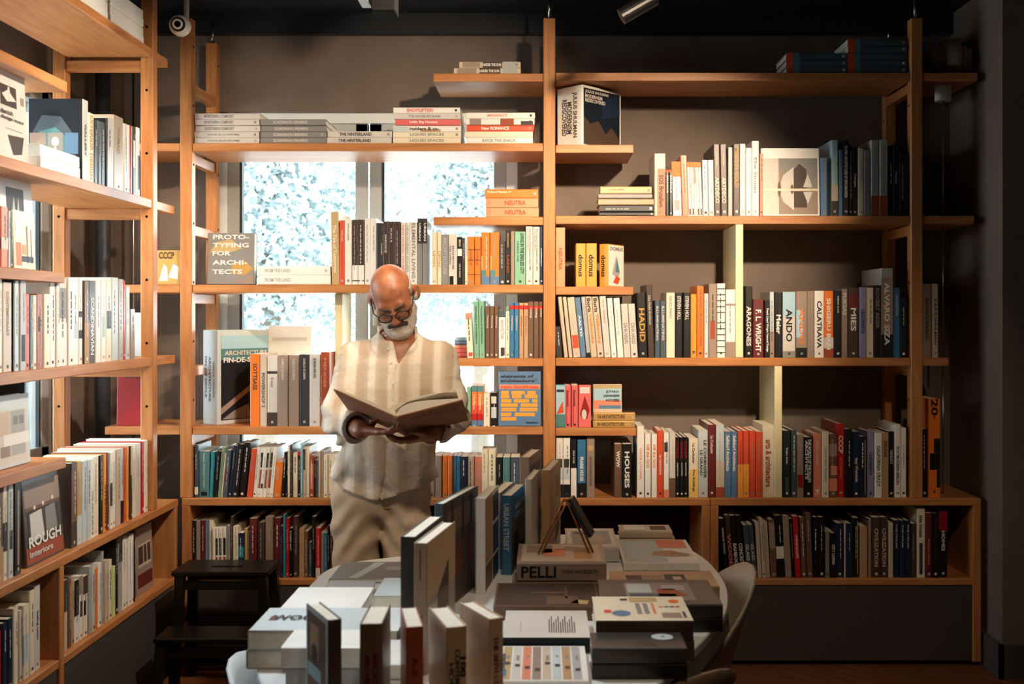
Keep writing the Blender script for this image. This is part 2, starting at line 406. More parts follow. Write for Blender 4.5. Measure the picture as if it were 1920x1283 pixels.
def LB(n, x0, x1, y0, y1, z0, z1, m): return box(n, x0, x1, y0 - 4.70, y1 - 4.70, z0, z1, m, lb, 0.0025)
LB('cabinet_top', -0.45, 0, 2.2, 4.70, CT - .032, CT, 'oak_y')
for yy in (4.664, 3.555, 2.40): LB('side_panel', -0.45, -0.002, yy, yy + .034, 0.02, CT - .032, 'oak_z')
for a, b in ((3.589, 4.664), (2.434, 3.555)):
    LB('shelf', -0.42, -0.004, a, b, 0.402 - .028, 0.402, 'oak_y')
    LB('drawer_front', -0.034, -0.010, a + .001, b - .001, 0.022, 0.372, 'panel_grey')
    LB('back_panel', -0.44, -0.425, a, b, 0.402, CT - .032, 'blackwood_y')
LB('plinth', -0.40, -0.05, 2.45, 4.66, 0, 0.03, 'black_metal')

# ---------------------------------------------------------------- books
ORD = 'first second third fourth fifth sixth seventh eighth ninth tenth eleventh twelfth thirteenth fourteenth fifteenth sixteenth seventeenth eighteenth nineteenth twentieth'.split()
def ordinal(i):
    if i <= 20: return ORD[i - 1]
    t, u = {2: ('twenty', 'twentieth'), 3: ('thirty', 'thirtieth'), 4: ('forty', 'fortieth'), 5: ('fifty', 'fiftieth')}[i // 10], i % 10
    return t[1] if u == 0 else t[0] + '-' + ORD[u - 1]
def cover_me(w, dp, h, b, hollow=0.0):
    r = min(0.004, w * .22); x = w / 2
    prof = [(-x, dp), (-x, r), (-x + r * .35, r * .3), (-x + r, 0), (x - r, 0), (x - r * .35, r * .3), (x, r), (x, dp), (x - b, dp), (x - b, b + r * .5), (-x + b, b + r * .5), (-x + b, dp)]
    n = len(prof); V = [(px, py, 0) for px, py in prof] + [(px, py, h) for px, py in prof]
    F = [(i, (i + 1) % n, (i + 1) % n + n, i + n) for i in range(n)]
    for o, flip in ((0, True), (n, False)):
        for q in ((0, 1, 10, 11), (7, 8, 9, 6), (1, 2, 3, 10), (3, 4, 9, 10), (4, 5, 6, 9)):
            q = tuple(k + o for k in q); F.append(q[::-1] if flip else q)
    me = bpy.data.meshes.new('book'); me.from_pydata(V, [], F); me.update()
    bm = bmesh.new(); bm.from_mesh(me); bmesh.ops.recalc_face_normals(bm, faces=bm.faces); bm.to_mesh(me); bm.free()
    return me
EPS = 0.0006
def flat_text(s, org, ex, ey, length, height, name, mat, parent, maxstretch=2.2):
    """lettering laid on a face: org = centre, ex / ey = reading and up directions"""
    V, F, asp = text_pts(s)
    if not F: return
    L0 = length; H0 = height
    if L0 / H0 > asp * maxstretch: L0 = H0 * asp * maxstretch
    if L0 / H0 < asp / maxstretch: H0 = L0 / asp * maxstretch
    org, ex, ey = Vector(org), Vector(ex), Vector(ey)
    vs = [tuple(org + ex * ((a - .5) * L0) + ey * ((b - .5) * H0)) for a, b in V]
    me = bpy.data.meshes.new(name); me.from_pydata(vs, [], F)
    return new_obj(name, me, mat, parent)
def book(M, w, dp, h, col, label, cat='book', group=None, titles=(), bands=(), cover=(), ctext=(), hard=None, name='book', scribble=True, rough=None, seed=0, side=1):
    rng = random.Random(seed)
    hard = (w > 0.017 and rng.random() < .6) if hard is None else hard
    b = 0.0024 if hard else 0.0008
    b = min(b, w * .2)
    o = new_obj('hardcover_book' if (hard and name == 'book') else ('paperback_book' if name == 'book' else name), cover_me(w, dp, h, b), book_mat(col, rough or .38))
    o.matrix_basis = M
    tag(o, label, cat, group)
    e = 0.003 if hard else 0.0006
    box('pages', -w / 2 + b, w / 2 - b, b + min(0.004, w * .22) * .5, dp - e, e, h - e, 'pages', o)
    dark = sum(PAL[col]) < 330
    used = []
    for bd in bands:
        z0, z1, c = float(bd[0]), float(bd[1]), bd[2]
        u0, u1 = (float(bd[3]), float(bd[4])) if len(bd) > 4 else (0.0, 1.0)
        x0, x1 = -w / 2 + w * u0 * .98 + .01 * w, -w / 2 + w * u1 * .98 + .01 * w
        y = -EPS * .5
        lay = EPS * .25 * len(used); used.append(1)
        new_obj('spine_band', quads_me('spine_band', [[(x0, y - lay, h * z0 + .0003), (x1, y - lay, h * z0 + .0003), (x1, y - lay, h * z1 - .0003), (x0, y - lay, h * z1 - .0003)]]), ink(c), o)
    yt = -EPS * 1.6
    for t in titles:
        s, c = t[0], t[1]
        a = float(t[2]) if len(t) > 2 and t[2] else .14
        bb = float(t[3]) if len(t) > 3 and t[3] else .72
        hf = float(t[4]) if len(t) > 4 and t[4] else .42
        off = float(t[5]) if len(t) > 5 else 0.0
        zc = h * (1 - (a + bb) / 2)
        flat_text(s, (off * w, yt, zc), (0, 0, -1), (1, 0, 0), h * (bb - a), w * hf, 'title', ink(c), o)
    if scribble:
        c = rng.choice(['pale', 'silver', 'white'] if dark else ['grey', 'silver', 'taupe', 'charcoal']); q = []
        if not titles:
            x = rng.uniform(-.1, .12) * w; hw = w * rng.uniform(.04, .08); z = h * (1 - rng.uniform(.08, .2)); zend = h * rng.uniform(.3, .6)
            while z > zend:
                l = rng.uniform(.008, .03); q.append([(x - hw, yt, z - l), (x + hw, yt, z - l), (x + hw, yt, z), (x - hw, yt, z)]); z -= l + .005
        if rng.random() < .7 and h > .12:
            s = min(w * .2, .005); zc = h * .06
            q.append([(-s, yt, zc - s), (s, yt, zc - s), (s, yt, zc + s), (-s, yt, zc + s)])
        if q: new_obj('spine_print', quads_me('spine_print', q), ink(c), o)['kind'] = 'stuff'
    # front cover art, on the right board: u from spine to fore edge, v from foot to head
    by = {}; xc = side * (w / 2 + EPS)
    for k, art in enumerate(cover):
        c, pts = art[0], art[1]
        by.setdefault((c, art[2] if len(art) > 2 else 0), []).append([(xc + side * EPS * .6 * (art[2] if len(art) > 2 else 0), dp * u, h * v) for u, v in pts])
    for (c, lay), qs in by.items():
        for q in qs: new_obj('cover_picture', quads_me('cover_picture', [q]), ink(c), o)
    for s, c, u0, u1, v, hv in ctext:
        flat_text(s, (xc + EPS * 3.5, dp * (u0 + u1) / 2, h * v), (0, 1, 0), (0, 0, 1), dp * (u1 - u0), h * hv, 'cover_title', ink(c), o)
    return o
def rect(c, u0, u1, v0, v1, lay=0): return (c, [(u0, v0), (u1, v0), (u1, v1), (u0, v1)], lay)
def poly(c, pts, lay=0): return (c, pts, lay)
def disc(c, u, v, ru, rv, lay=0, n=14): return (c, [(u + ru * math.cos(i * 2 * math.pi / n), v + rv * math.sin(i * 2 * math.pi / n)) for i in range(n)], lay)
CN = {'sky': 'light blue', 'pale': 'pale grey', 'mist': 'pale bluish', 'sand': 'sand-coloured', 'steel_blue': 'steel blue', 'umber': 'dark brown', 'midnight': 'blue-black', 'forest': 'black-green'}
def adj(col, w): return ('slim ' if w < .016 else 'thick ' if w > .042 else '') + CN.get(col, col)
def parse(line):
    f = line.split('|'); a = f[0].split()
    x0, x1, yt, col = float(a[0]), float(a[1]), float(a[2]), a[3]
    k = dict(L=0.0, D=None, T=[], B=[])
    for s in f[1:]:
        if s[0] == 'L': k['L'] = float(s[1:])
        elif s[0] == 'D': k['D'] = float(s[1:])
        elif s[0] == 'T': k['T'].append(s[1:].split(';'))
        elif s[0] == 'B': k['B'].append(s[1:].split(';'))
    return x0, x1, yt, col, k
SEED = [0]
def describe(col, w, k, i, where, noun='book'):
    t = ''
    if k['T']: t = ' with %s title' % CN.get(k['T'][0][1], k['T'][0][1])
    elif k['B']: t = ' with %s band' % CN.get(k['B'][0][2], k['B'][0][2])
    return '%s %s%s, %s from left %s' % (adj(col, w), noun, t, ordinal(i), where)
def row(where, ox, oy, s, zsh, lines, d=YF + .018, start=1, depth=(.19, .25)):
    """upright books, spines to the camera; x0 x1 ytop in a magnified view of the photo (origin ox oy, scale s)"""
    rng = random.Random(hash(where) % 1 + len(lines) * 17 + int(ox))
    last = -9
    for i, ln in enumerate(lines):
        x0, x1, yt, col, k = parse(ln)
        dd = d + rng.uniform(-.006, .006)
        a, b = X2(ox + x0 / s, d), X2(ox + x1 / s, d)
        a = max(a, last + .0004) if a - last > -.02 else a
        w = max(b - a, .005); h = Z2(oy + yt / s, d) - zsh
        if k['L']:
            h = h / math.cos(R(abs(k['L'])))
        M = Matrix.Translation((a + w / 2, dd, zsh + .0006 + (w / 2 * math.sin(R(abs(k['L']))) if k['L'] else 0))) @ Matrix.Rotation(R(k['L']), 4, 'Y')
        SEED[0] += 1
        w_ = w * math.cos(R(k['L'])) - .0003
        dp = min(k['D'] or min(rng.uniform(*depth), h * 1.0 + .03), .31)
        book(M, w_, dp, h, col, describe(col, w, k, start + i, where), group='books ' + where, titles=k['T'], bands=k['B'], seed=SEED[0])
        last = a + w
def stack(where, zsh, items, d=YF + .02, depth=.2, noun='book', names=None):
    """books lying flat, spines to the camera, listed from the bottom: (x0, x1, height px, colour, title fields...)"""
    z = zsh + .0004
    for i, it in enumerate(items):
        x0, x1, hp, col = it[:4]; tt = it[4] if len(it) > 4 else []; bb = it[5] if len(it) > 5 else []
        w = hp * d / FPX; L_ = X2(x1, d) - X2(x0, d)
        M = Matrix.Translation((X2(x1, d), d + (i % 3) * .004, z + w / 2)) @ Matrix.Rotation(R(-90), 4, 'Y')
        SEED[0] += 1
        n = len(items); pos = 'only one' if n == 1 else ('lowest' if i == 0 else 'topmost' if i == n - 1 else ordinal(i + 1) + ' from below')
        book(M, w - .0005, depth, L_, col, '%s %s, %s in the %s' % (adj(col, w), noun, pos, where), group='books in the ' + where, titles=tt, bands=bb, seed=SEED[0])
        z += w
def facing(x0, x1, ytop, zb, d, w, col, label, cover, ctext, tilt=4, titles=(), yaw=-90, group=None, h=None, dp=None, rough=None, scribble=False):
    """front cover towards the camera"""
    dp = dp or X2(x1, d) - X2(x0, d); h = h or (Z2(ytop, d) - zb)
    M = Matrix.Translation((X2(x0, d) + w / 2 * abs(math.cos(R(yaw))), d + w / 2 * abs(math.sin(R(yaw))) + .001, zb + .001 + abs(math.sin(R(tilt))) * w / 2)) @ Matrix.Rotation(R(-tilt), 4, 'X') @ Matrix.Rotation(R(yaw), 4, 'Z')
    SEED[0] += 1
    return book(M, w, dp, h, col, label, cover=cover, ctext=ctext, titles=titles, scribble=scribble, hard=True, group=group, seed=SEED[0], rough=rough)
WB = 'black'
# ---- right bay, second shelf
stack('short pile left of the salmon spine', SH['R2'], [(1124, 1228, 8, 'black', [['', 'white']]), (1125, 1227, 13, 'black', [], [(.0, .03, 'black'), (.04, .09, 'white', .3, .7)]),
    (1122, 1226, 12, 'tan'), (1122, 1223, 9, 'grey', [['RICHARD ROGERS THE COMPLETE WORKS'[:0] or ' ', 'black']]), (1126, 1222, 14, 'sand')], depth=.16)
row('on second shelf, right bay', 1020, 120, 4.276, SH['R2'], [
 '885 975 720 beige|B0;.76;salmon;.25;1|TSOS Brutalism;umber;.34;.86;.4;.12', '976 1003 850 black|B.94;1;vermilion|TBAUHAUS;white;.12;.5;.5', '1003 1032 850 black|B.94;1;vermilion|TBAUHAUS;white;.12;.5;.5',
 '1034 1106 785 white|L-1.5|B.72;1;orange|B.1;.3;silver;.2;.8', '1110 1160 737 salmon|L-2|B.02;.98;tan;.3;.5', '1160 1186 788 white|L-2|B.9;1;orange|B.02;.14;charcoal;.25;.75', '1187 1208 788 white|L-2|B.9;1;orange|B.02;.14;charcoal;.25;.75', '1209 1230 788 white|L-2|B.9;1;orange|B.6;.9;salmon;.2;.8',
 '1231 1251 788 white|L-2|B.9;1;orange|B.02;.14;charcoal;.25;.75', '1252 1272 790 white|L-2|B.9;1;orange|B.02;.14;charcoal;.25;.75', '1275 1320 772 mist|L-1', '1321 1366 772 mist|L-1', '1368 1420 645 umber|D.29|L-1|TARTDECO;cream;.46;.82;.62|TTASCHEN;pale;.12;.3;.2', '1421 1475 645 umber|D.29|L-1|TARTDECO;cream;.46;.82;.62|TTASCHEN;pale;.12;.3;.2',
 '1477 1514 668 silver', '1516 1570 645 umber|TMADE IN GOLD;gold;.05;.6;.6', '1572 1618 640 white'], )
row('right of the gilt spine', 1380, 240, 4.174, SH['R2'], ['78 124 158 white', '126 182 102 white|TThe Stones;grey;.1;.8;.4', '186 214 200 salmon'], start=1)
facing(1428, 1537, 278, SH['R2'], YF + .02, .03, 'white', 'white picture book with a mirrored dome photograph on the second shelf, right bay',
    [rect('taupe', .04, .97, .02, .85), rect('pale', .04, .3, .02, .85, 1), poly('grey', [(.3, .85), (.97, .85), (.97, .45), (.9, .4), (.55, .55), (.38, .55)], 1), poly('pale', [(.3, .4), (.38, .6), (.56, .72), (.56, .4)], 2), poly('pale', [(.3, .37), (.38, .2), (.56, .08), (.56, .37)], 2),
     poly('umber', [(.56, .4), (.56, .68), (.66, .77), (.78, .68), (.78, .4)], 2), poly('umber', [(.56, .36), (.56, .12), (.78, .12), (.78, .36)], 2), poly('pale', [(.72, .42), (.80, .62), (.88, .42)], 3), poly('pale', [(.72, .35), (.80, .17), (.88, .35)], 3), rect('cream', .04, .97, .365, .40, 4), disc('brown', .31, .39, .03, .12, 3), disc('brown', .53, .39, .03, .07, 3)], [], tilt=3)
row('right of the dome picture book', 1380, 240, 4.174, SH['R2'], ['664 716 235 steel_blue|D.17', '748 800 95 sky|D.29|B0;.2;umber|B.2;.42;beige', '806 838 170 steel_blue', '839 886 95 black|TISLAMIC ARCHITECTURE OF DECCAN INDIA;white;.08;.76;.5', '888 914 130 black', '916 952 150 black|TVoyages;white;.38;.58;.6', '956 1001 160 cream', '1003 1053 175 grey', '1056 1119 95 silver|B0;.27;rust|TCATHEDRAL CUBO;grey;.1;.7;.3', '1123 1188 95 silver|B0;.27;rust|TCATHEDRAL CUBO;grey;.1;.7;.3', '1191 1226 185 black', '1230 1270 130 black|TVoyages;pale;.38;.55;.5', '1273 1338 200 midnight'])
# ---- right bay, short shelves
facing(1045, 1180, 152, SH['R1b'], YF + .03, .155, 'white', 'bulky white boxed photography book on the short shelf below the right top board',
    [rect('midnight', .03, .97, .03, .96), poly('umber', [(.03, .03), (.97, .03), (.97, .2), (.75, .38), (.6, .25), (.4, .45), (.2, .38), (.03, .5)], 1), poly('navy', [(.5, .5), (.97, .6), (.97, .96), (.5, .8)], 1)],
    [('JULIUS SHULMAN', 'pale', .06, .66, .90, .06), ('MODERNISM', 'pale', .06, .50, .83, .06), ('REDISCOVERED', 'pale', .06, .58, .76, .06)], tilt=0, yaw=-44, h=.272, dp=.265,
    titles=[('JULIUS SHULMAN', 'charcoal', .1, .85, .2, .2), ('MODERNISM', 'charcoal', .25, .78, .2, 0), ('REDISCOVERED', 'charcoal', .2, .8, .2, -.2)])
row('on upper stub shelf, right bay', 1030, 410, 4.581, SH['R2b'], ['54 136 78 tan|TNEUTRA;vermilion;.35;.72;.4', '228 312 215 amber|Tdomus;black;.26;.77;.5', '315 408 215 amber|Tdomus;black;.26;.77;.5'])
facing(1124, 1168, 457, SH['R2b'], YF + .02, .045, 'amber', 'amber spine volume turned to show its picture cover on the short shelf', [rect('white', .02, .98, .02, .98), poly('silver', [(.25, .3), (.5, .75), (.75, .35), (.6, .2)], 1), poly('teal', [(.45, .35), (.55, .7), (.7, .35)], 2), poly('vermilion', [(.3, .1), (.5, .28), (.75, .2), (.6, .06)], 2)],
    [('DOMUS', 'grey', .1, .9, .9, .09)], tilt=0, yaw=-32, h=.19, dp=.15, titles=[('domus', 'black', .26, .77, .5)])
row('left of the gold pair', 1030, 690, 4.935, SH['R3b'], ['145 199 165 pink|TAmusement;maroon;.1;.5;.4|B.05;.9;crimson;.2;.3', '205 266 165 pink|TAmusement;maroon;.1;.5;.4|B.05;.9;crimson;.2;.3'])
facing(1042, 1057, 722, SH['R3b'], YF + .012, .02, 'turquoise', 'small blue book with a red triangle beside the centre post', [rect('sky', 0.02, .98, .3, .98), poly('vermilion', [(.05, .3), (.85, .34), (.75, .62)], 1), rect('teal', .02, .98, .02, .3, 0), rect('navy', .1, .9, .82, .88, 1)], [], tilt=2, dp=.042)
facing(1085, 1108, 723, SH['R3b'], YF + .018, .02, 'pink', 'small pink paperback turned face out beside two pink spines', [poly('crimson', [(.1, .3), (.5, .75), (.9, .4), (.7, .2), (.3, .2)]), disc('pale', .45, .3, .2, .12, 1), rect('pale', .1, .9, .8, .95)], [], tilt=2)
facing(1112, 1166, 722, SH['R3b'], YF + .04, .03, 'beige', 'pastel book of Japanese houses face out on the short shelf', [rect('sky', .03, .97, .55, .9), rect('salmon', .03, .97, .42, .62, 1), rect('steel_blue', .2, .97, .42, .5, 2), rect('sand', .03, .97, .9, .98, 1)],
    [('JUTAKU:', 'charcoal', .45, .9, .82, .07), ('JAPANESE', 'charcoal', .35, .92, .72, .07), ('HOUSES', 'charcoal', .45, .92, .62, .07)], tilt=3)
stack('pair of gold books on the short shelf', SH['R3b'], [(1112, 1190, 13, 'gold', [['54 ARCHITECTURE', 'umber', .1, .75, .5]]), (1113, 1191, 15, 'gold', [['54 ARCHITECTURE', 'umber', .1, .75, .5]])], d=YF + .006, depth=.03 + .005)
# ---- right bay, third shelf
row('on third shelf, right bay', 1030, 410, 4.581, SH['R3'], ['60 112 930 charcoal|L-4', '128 160 675 beige|L-6', '168 200 675 beige|L-6', '206 268 680 beige|L-6|B.15;.37;vermilion;.1;.95', '270 320 680 steel_blue|L-6|TAALTO;white;.1;.85;.4', '322 357 675 silver|L-5.5|B0;.08;black',
 '359 412 672 beige|L-5.5|TBoris;black;.03;.26;.6|TVelikovsky;orange;.28;.78;.6', '414 470 672 beige|L-5.5|TBoris;black;.03;.26;.6|TVelikovsky;orange;.28;.78;.6', '474 530 670 pale|L-5|TOscar Niemeyer;salmon;.05;.45;.4', '534 580 685 white|L-4.5', '586 638 685 white|L-4', '642 700 735 pale|L-3.5|TZAHA HADID;grey;.35;.75;.55', '703 762 735 pale|L-3.5|TZAHA HADID;grey;.35;.75;.55',
 '768 845 640 black|L-2|D.28|THADID;gold;.24;.76;.62', '850 903 570 umber|L-2|D.29|TZaha Hadid Architects;silver;.14;.55;.45', '905 950 705 slate|TILLUMINATING;pale;.1;.7;.4', '952 1003 705 slate|TILLUMINATING;pale;.1;.7;.4', '1005 1080 638 cream|TRENZO PIANO;grey;.05;.4;.3', '1083 1146 638 black|TSTEVEN HOLL;pale;.05;.42;.5', '1150 1212 638 black|TSTEVEN HOLL;pale;.05;.42;.5',
 '1215 1266 650 amber|TK;black;.9;.96;.5', '1268 1328 580 orange|TTHE ARCHITECTURE OF JACQUES FERRIER;rust;.05;.85;.4', '1330 1368 645 mist', '1370 1438 562 taupe|B.25;.5;rust;.2;.8', '1441 1512 558 white|B.06;.075;charcoal|B.14;.155;charcoal|B.22;.235;charcoal|B.3;.315;charcoal|B.38;.395;charcoal|B.46;.475;charcoal|B.6;.615;charcoal|B.68;.695;charcoal|B.76;.775;charcoal|B.84;.855;charcoal|B.92;.935;charcoal', '1517 1598 610 white|B0;.23;taupe|B.76;.79;taupe'])
row('right of upper cream divider', 1380, 480, 4.174, SH['R3'], ['70 130 238 black|TARAGONES;pale;.28;.84;.62', '133 219 340 maroon|TF. L. WRIGHT;white;.18;.9;.5', '222 264 350 black|TFrank Lloyd Wright Natural Design;white;.14;.9;.5', '266 300 283 mist|B0;.4;taupe', '302 363 288 black|TMeier;white;.34;.64;.6',
 '365 464 283 pale|B.62;1;sky|TANDO;black;.26;.76;.5|B0;.1;grey', '468 556 278 taupe|B0;.15;black|B.3;.72;sky;0;.6|TANDO;orange;.26;.8;.42', '558 612 275 taupe', '614 688 275 white|TCALATRAVA;black;.15;.86;.5', '690 765 275 orange|B0;.3;pale|B0;.14;rust|TSHIGERU BAN;white;.11;.88;.42', '768 825 270 black|TNEW AGE;white;.03;.4;.18', '828 875 260 taupe|TFUKSAS;pale;.06;.38;.6',
 '878 962 250 umber|B.7;.92;maroon|TMIES;white;.29;.62;.5', '965 1020 248 lilac|TLEGORRETA;navy;.32;.66;.5', '1022 1078 250 cream', '1082 1132 230 black|TROGERT ASSER;taupe;.04;.6;.6', '1135 1228 98 silver|D.29|B0;.26;black|B.26;.9;taupe|TALVARO SIZA;white;.16;.86;.46', '1232 1286 250 blue|TARCHITECTURE;pale;.1;.4;.3', '1288 1335 320 black'])
row('right of dark post, midway', 1380, 480, 4.174, SH['R3'], ['1462 1530 220 taupe|TREDISCOVERED;umber;.2;.76;.4', '1533 1580 220 beige|TJULIUS SHULMAN;umber;.2;.82;.5'])
# ---- right bay, bench top
row('low beside the centre post', 1030, 690, 4.935, CT, ['64 126 650 white|B0;.22;black|B.3;.5;mist|B.5;.65;charcoal;.1;.9', '128 192 650 white|B0;.22;black|B.3;.5;mist|B.5;.65;charcoal;.1;.9', '200 252 660 black|B0;.5;white|TPHILLIP ARCHER;pale;.2;.42;.3', '260 338 665 blue|B0;.25;black|TPRAIRIE HOUSE;white;.3;.72;.42', '345 420 658 taupe|TDECONSTRUCTION;charcoal;.3;.8;.3|B.8;.88;sand;.2;.8'])
row('under the gold pair', 1030, 690, 4.935, CT, ['602 670 705 brown|D.27|TWOW;white;.13;.44;.5', '675 762 705 black|D.27|THOUSES;white;.14;.82;.52'])
row('mid bench top, right bay', 1030, 690, 4.935, CT, ['810 878 540 white|TVISTA UTOPIA;salmon;.3;.75;.32', '884 939 610 white|TOff the Grid;orange;.16;.53;.5', '945 996 612 white|TOff the Grid;orange;.16;.53;.5', '998 1053 580 vermilion|TALL THE BUILDINGS;white;.36;.66;.3', '1057 1106 600 white|B0;.12;salmon|B.7;.85;charcoal;.1;.8', '1110 1166 600 pale|B0;.3;brown',
 '1168 1206 645 black|TCASA;crimson;.05;.38;.6|TARQUITECTURA;white;.42;.65;.3', '1207 1244 645 black|TCASA;crimson;.05;.38;.6|TARQUITECTURA;white;.42;.65;.3', '1245 1283 645 black|TCASA;crimson;.05;.38;.6|TARQUITECTURA;white;.42;.65;.3', '1290 1376 655 cream|B0;.48;yellow|TLe Corbusier;charcoal;.08;.42;.3|TThe Buildings;charcoal;.52;.9;.3', '1380 1469 580 mist|TLE CORBUSIER;black;.15;.72;.3;.2|TLE GRAND;black;.3;.68;.28;-.2', '1471 1539 530 maroon|D.28|TLe Corbusier;pale;.15;.4;.4', '1542 1620 530 mist|D.28|B0;.14;rust|B.14;.5;beige', '1622 1683 590 steel_blue|TSelldorf Architects;white;.06;.6;.5', '1685 1739 590 steel_blue|TSelldorf Architects;white;.06;.6;.5'])
row('left of lower cream divider', 1380, 690, 4.174, CT, ['12 53 495 vermilion|B0;.5;amber', '55 102 495 vermilion|B0;.5;amber', '104 153 495 vermilion', '155 206 500 vermilion', '209 304 450 cream|Tarts & architecture;rust;.2;.86;.5'])
row('right of lower cream divider', 1380, 690, 4.174, CT, ['370 431 495 forest|TTadao Ando;white;.25;.5;.25|B.03;.3;slate;.3;.7', '433 476 490 slate', '478 531 525 taupe|B.15;.36;crimson;.1;.9', '535 601 545 black|TTHE WORDS OF THE FALLEN;white;.03;.75;.4;.12|TARCHITECTS;white;.05;.7;.3;-.25', '605 669 520 salmon|TK;white;.88;.97;.5|TFRANK GEHRY;pale;.1;.5;.3', '672 726 500 cream|TLINA BO BARDI;grey;.1;.9;.25', '728 791 520 brown|B.1;.3;salmon|B.35;.5;salmon;.2;1|B.65;.85;taupe', '795 851 440 red|D.28|TCCCP;white;.16;.4;.62|TCOSMIC;salmon;.43;.8;.3', '853 908 480 black', '910 966 500 navy|TIsay Weinfeld;pale;.4;.76;.5', '968 1026 540 navy|B.05;.95;taupe;.7;.85', '1030 1081 500 lilac|TLEGORRETA;navy;.33;.67;.5', '1084 1141 510 white|TCALIFORNIA CRAZY;charcoal;.2;.83;.5', '1143 1196 510 tan|TESCAPE;umber;.13;.38;.5', '1198 1239 500 black|TGREAT;pale;.28;.5;.5', '1241 1289 445 white|TPOSTMODERN BERLIN;charcoal;.3;.82;.5', '1291 1334 470 white|TPOSTMODERN;grey;.1;.7;.2'])
row('right of dark post, low', 1380, 690, 4.174, CT, ['1458 1500 480 black', '1503 1597 243 orange|T20;black;-.0;.17;.6|B.28;.45;black;.1;1|B.45;.6;black;.45;1|B.1;.28;black;.7;1|T20TH WORLD;black;.15;.2;.4'])
# ---- right low cabinet
row('inside the right low cabinet', 1300, 930, 3.4286, BS, ['202 230 150 black|L-5|TLIVING IN WOOD;pale;.16;.6;.5', '233 266 125 umber|L-5|TWOOD;salmon;.3;.85;.7', '268 301 130 black|L-5|TBAMBOO;white;.45;.8;.7', '304 340 130 black|L-5|TCONCRETE;white;.45;.82;.7', '346 379 190 slate|L-5|TGLASS;pale;.36;.68;.6', '381 413 190 slate|L-5|TGLASS;pale;.36;.68;.6', '415 441 175 beige|L-3', '443 468 150 beige|L-3', '470 496 175 beige|L-3', '500 538 155 brown|L-3|B.5;.95;taupe', '541 591 130 black|L-3|B.3;.5;white', '593 633 130 taupe|L-3', '636 655 150 black|L-3', '657 691 132 red|L-3|TLIVING ROOFS;white;.3;.68;.4', '694 727 140 brown|L-2', '731 769 110 brown|L-2', '771 806 140 black', '808 846 140 black', '850 878 235 grey', '880 918 240 black|TCITY LIVING;white;.25;.7;.5', '920 969 180 navy', '971 982 180 pale', '985 1026 180 navy', '1030 1066 145 black|B.05;.95;sand;.7;.85', '1071 1123 200 tan', '1128 1146 150 taupe', '1150 1201 140 umber|TCIVILIZATION;beige;.18;.82;.5', '1203 1252 140 umber|TCIVILIZATION;beige;.18;.82;.5', '1255 1286 175 beige', '1290 1325 160 navy|TTHE HOUSE;pale;.05;.5;.3', '1328 1360 160 navy|TTHE HOUSE;pale;.05;.5;.3', '1362 1396 160 navy|TTHE HOUSE;pale;.05;.5;.3', '1399 1431 180 umber', '1436 1489 80 cream|Ttree houses;black;.1;.42;.5|B.05;.5;charcoal;.3;.7', '1491 1531 110 maroon|TModern House;tan;.4;.8;.4', '1533 1576 110 black|TKENGO KUMA;plum;.1;.7;.4', '1580 1636 100 black|B.7;1;crimson|THOMES;white;.3;.6;.4'])
# ---- window bay: top shelves
nc = [['NORTHERN COMFORT', 'grey', .14, .6, .5]]; sd = [['SCANDINAVIA DREAMING', 'pale', .2, .72, .5]]; hl = [['THE HINTERLAND', 'charcoal', .18, .68, .5]]
stack('leftmost pile on the window bay top shelf', SH['S1'], [(365, 486, 11.5, 'pale', [['ONCE IN A LIFETIME', 'grey', .2, .7, .3]]), (364, 485, 11.5, 'pale', [['ONCE IN A LIFETIME', 'grey', .2, .7, .3]]), (366, 487, 11.5, 'pale', nc), (366, 486, 11.5, 'pale', nc), (365, 487, 11.5, 'pale', nc)], depth=.27)
stack('all-grey pile on the window bay top shelf', SH['S1'], [(488, 612, 11.5, 'grey', sd), (488, 611, 11.5, 'grey', sd), (489, 612, 11.5, 'grey', sd), (488, 611, 11.5, 'grey', sd)], depth=.25)
stack('low pale pile right of the grey pile', SH['S1'], [(613, 734, 12, 'pale', hl), (614, 735, 12, 'pale', hl)], depth=.27)
ls = [['LIQUID SPACES', 'grey', .25, .75, .5]]
stack('tall pile with the pink spine', SH['S1'], [(737, 864, 11.5, 'cream', ls), (737, 864, 11.5, 'cream', ls), (737, 864, 11.5, 'white', [['insiders & co', 'charcoal', .24, .66, .6]], [(.78, 1, 'mist'), (.3, .6, 'tan', 0, .4)]), (741, 863, 11.5, 'pink', [['Little Big Houses', 'white', .22, .65, .5]]), (738, 863, 11.5, 'pale', [['THE HOUSE OF GLASS', 'grey', .22, .7, .4]]), (737, 862, 11.5, 'white', [['SHOPLIFTER!', 'pink', .2, .6, .6]])], depth=.27)
stack('pile with the orange spine by the centre post', SH['S1'], [(873, 999, 11.8, 'white', [['ROCK THE SHACK', 'grey', .25, .75, .5]]), (872, 999, 11.8, 'cream', [[' ', 'grey']]), (875, 1001, 11.8, 'vermilion', [['New ROMANCE', 'white', .22, .63, .55]]), (874, 1002, 11.8, 'white', [[' ', 'grey']], [(.78, .95, 'taupe'), (.3, .5, 'rust'), (.02, .2, 'charcoal', 0, .6)]), (875, 1003, 11.8, 'white', [['IMPERFECT', 'salmon', .3, .6, .4]])], depth=.24)
ub = [['UNDER THE SUN', 'white', .38, .68, .45]]; ubb = [(.05, .28, 'silver'), (.3, .62, 'umber'), (.66, .95, 'taupe', .1, .9)]
stack('patterned pair on the uppermost short shelf', SH['S1b'], [(851, 976, 12, 'beige', ub, ubb), (861, 976, 12, 'beige', ub, ubb)], depth=.22)
nt = [['NEUTRA', 'vermilion', .36, .76, .5]]
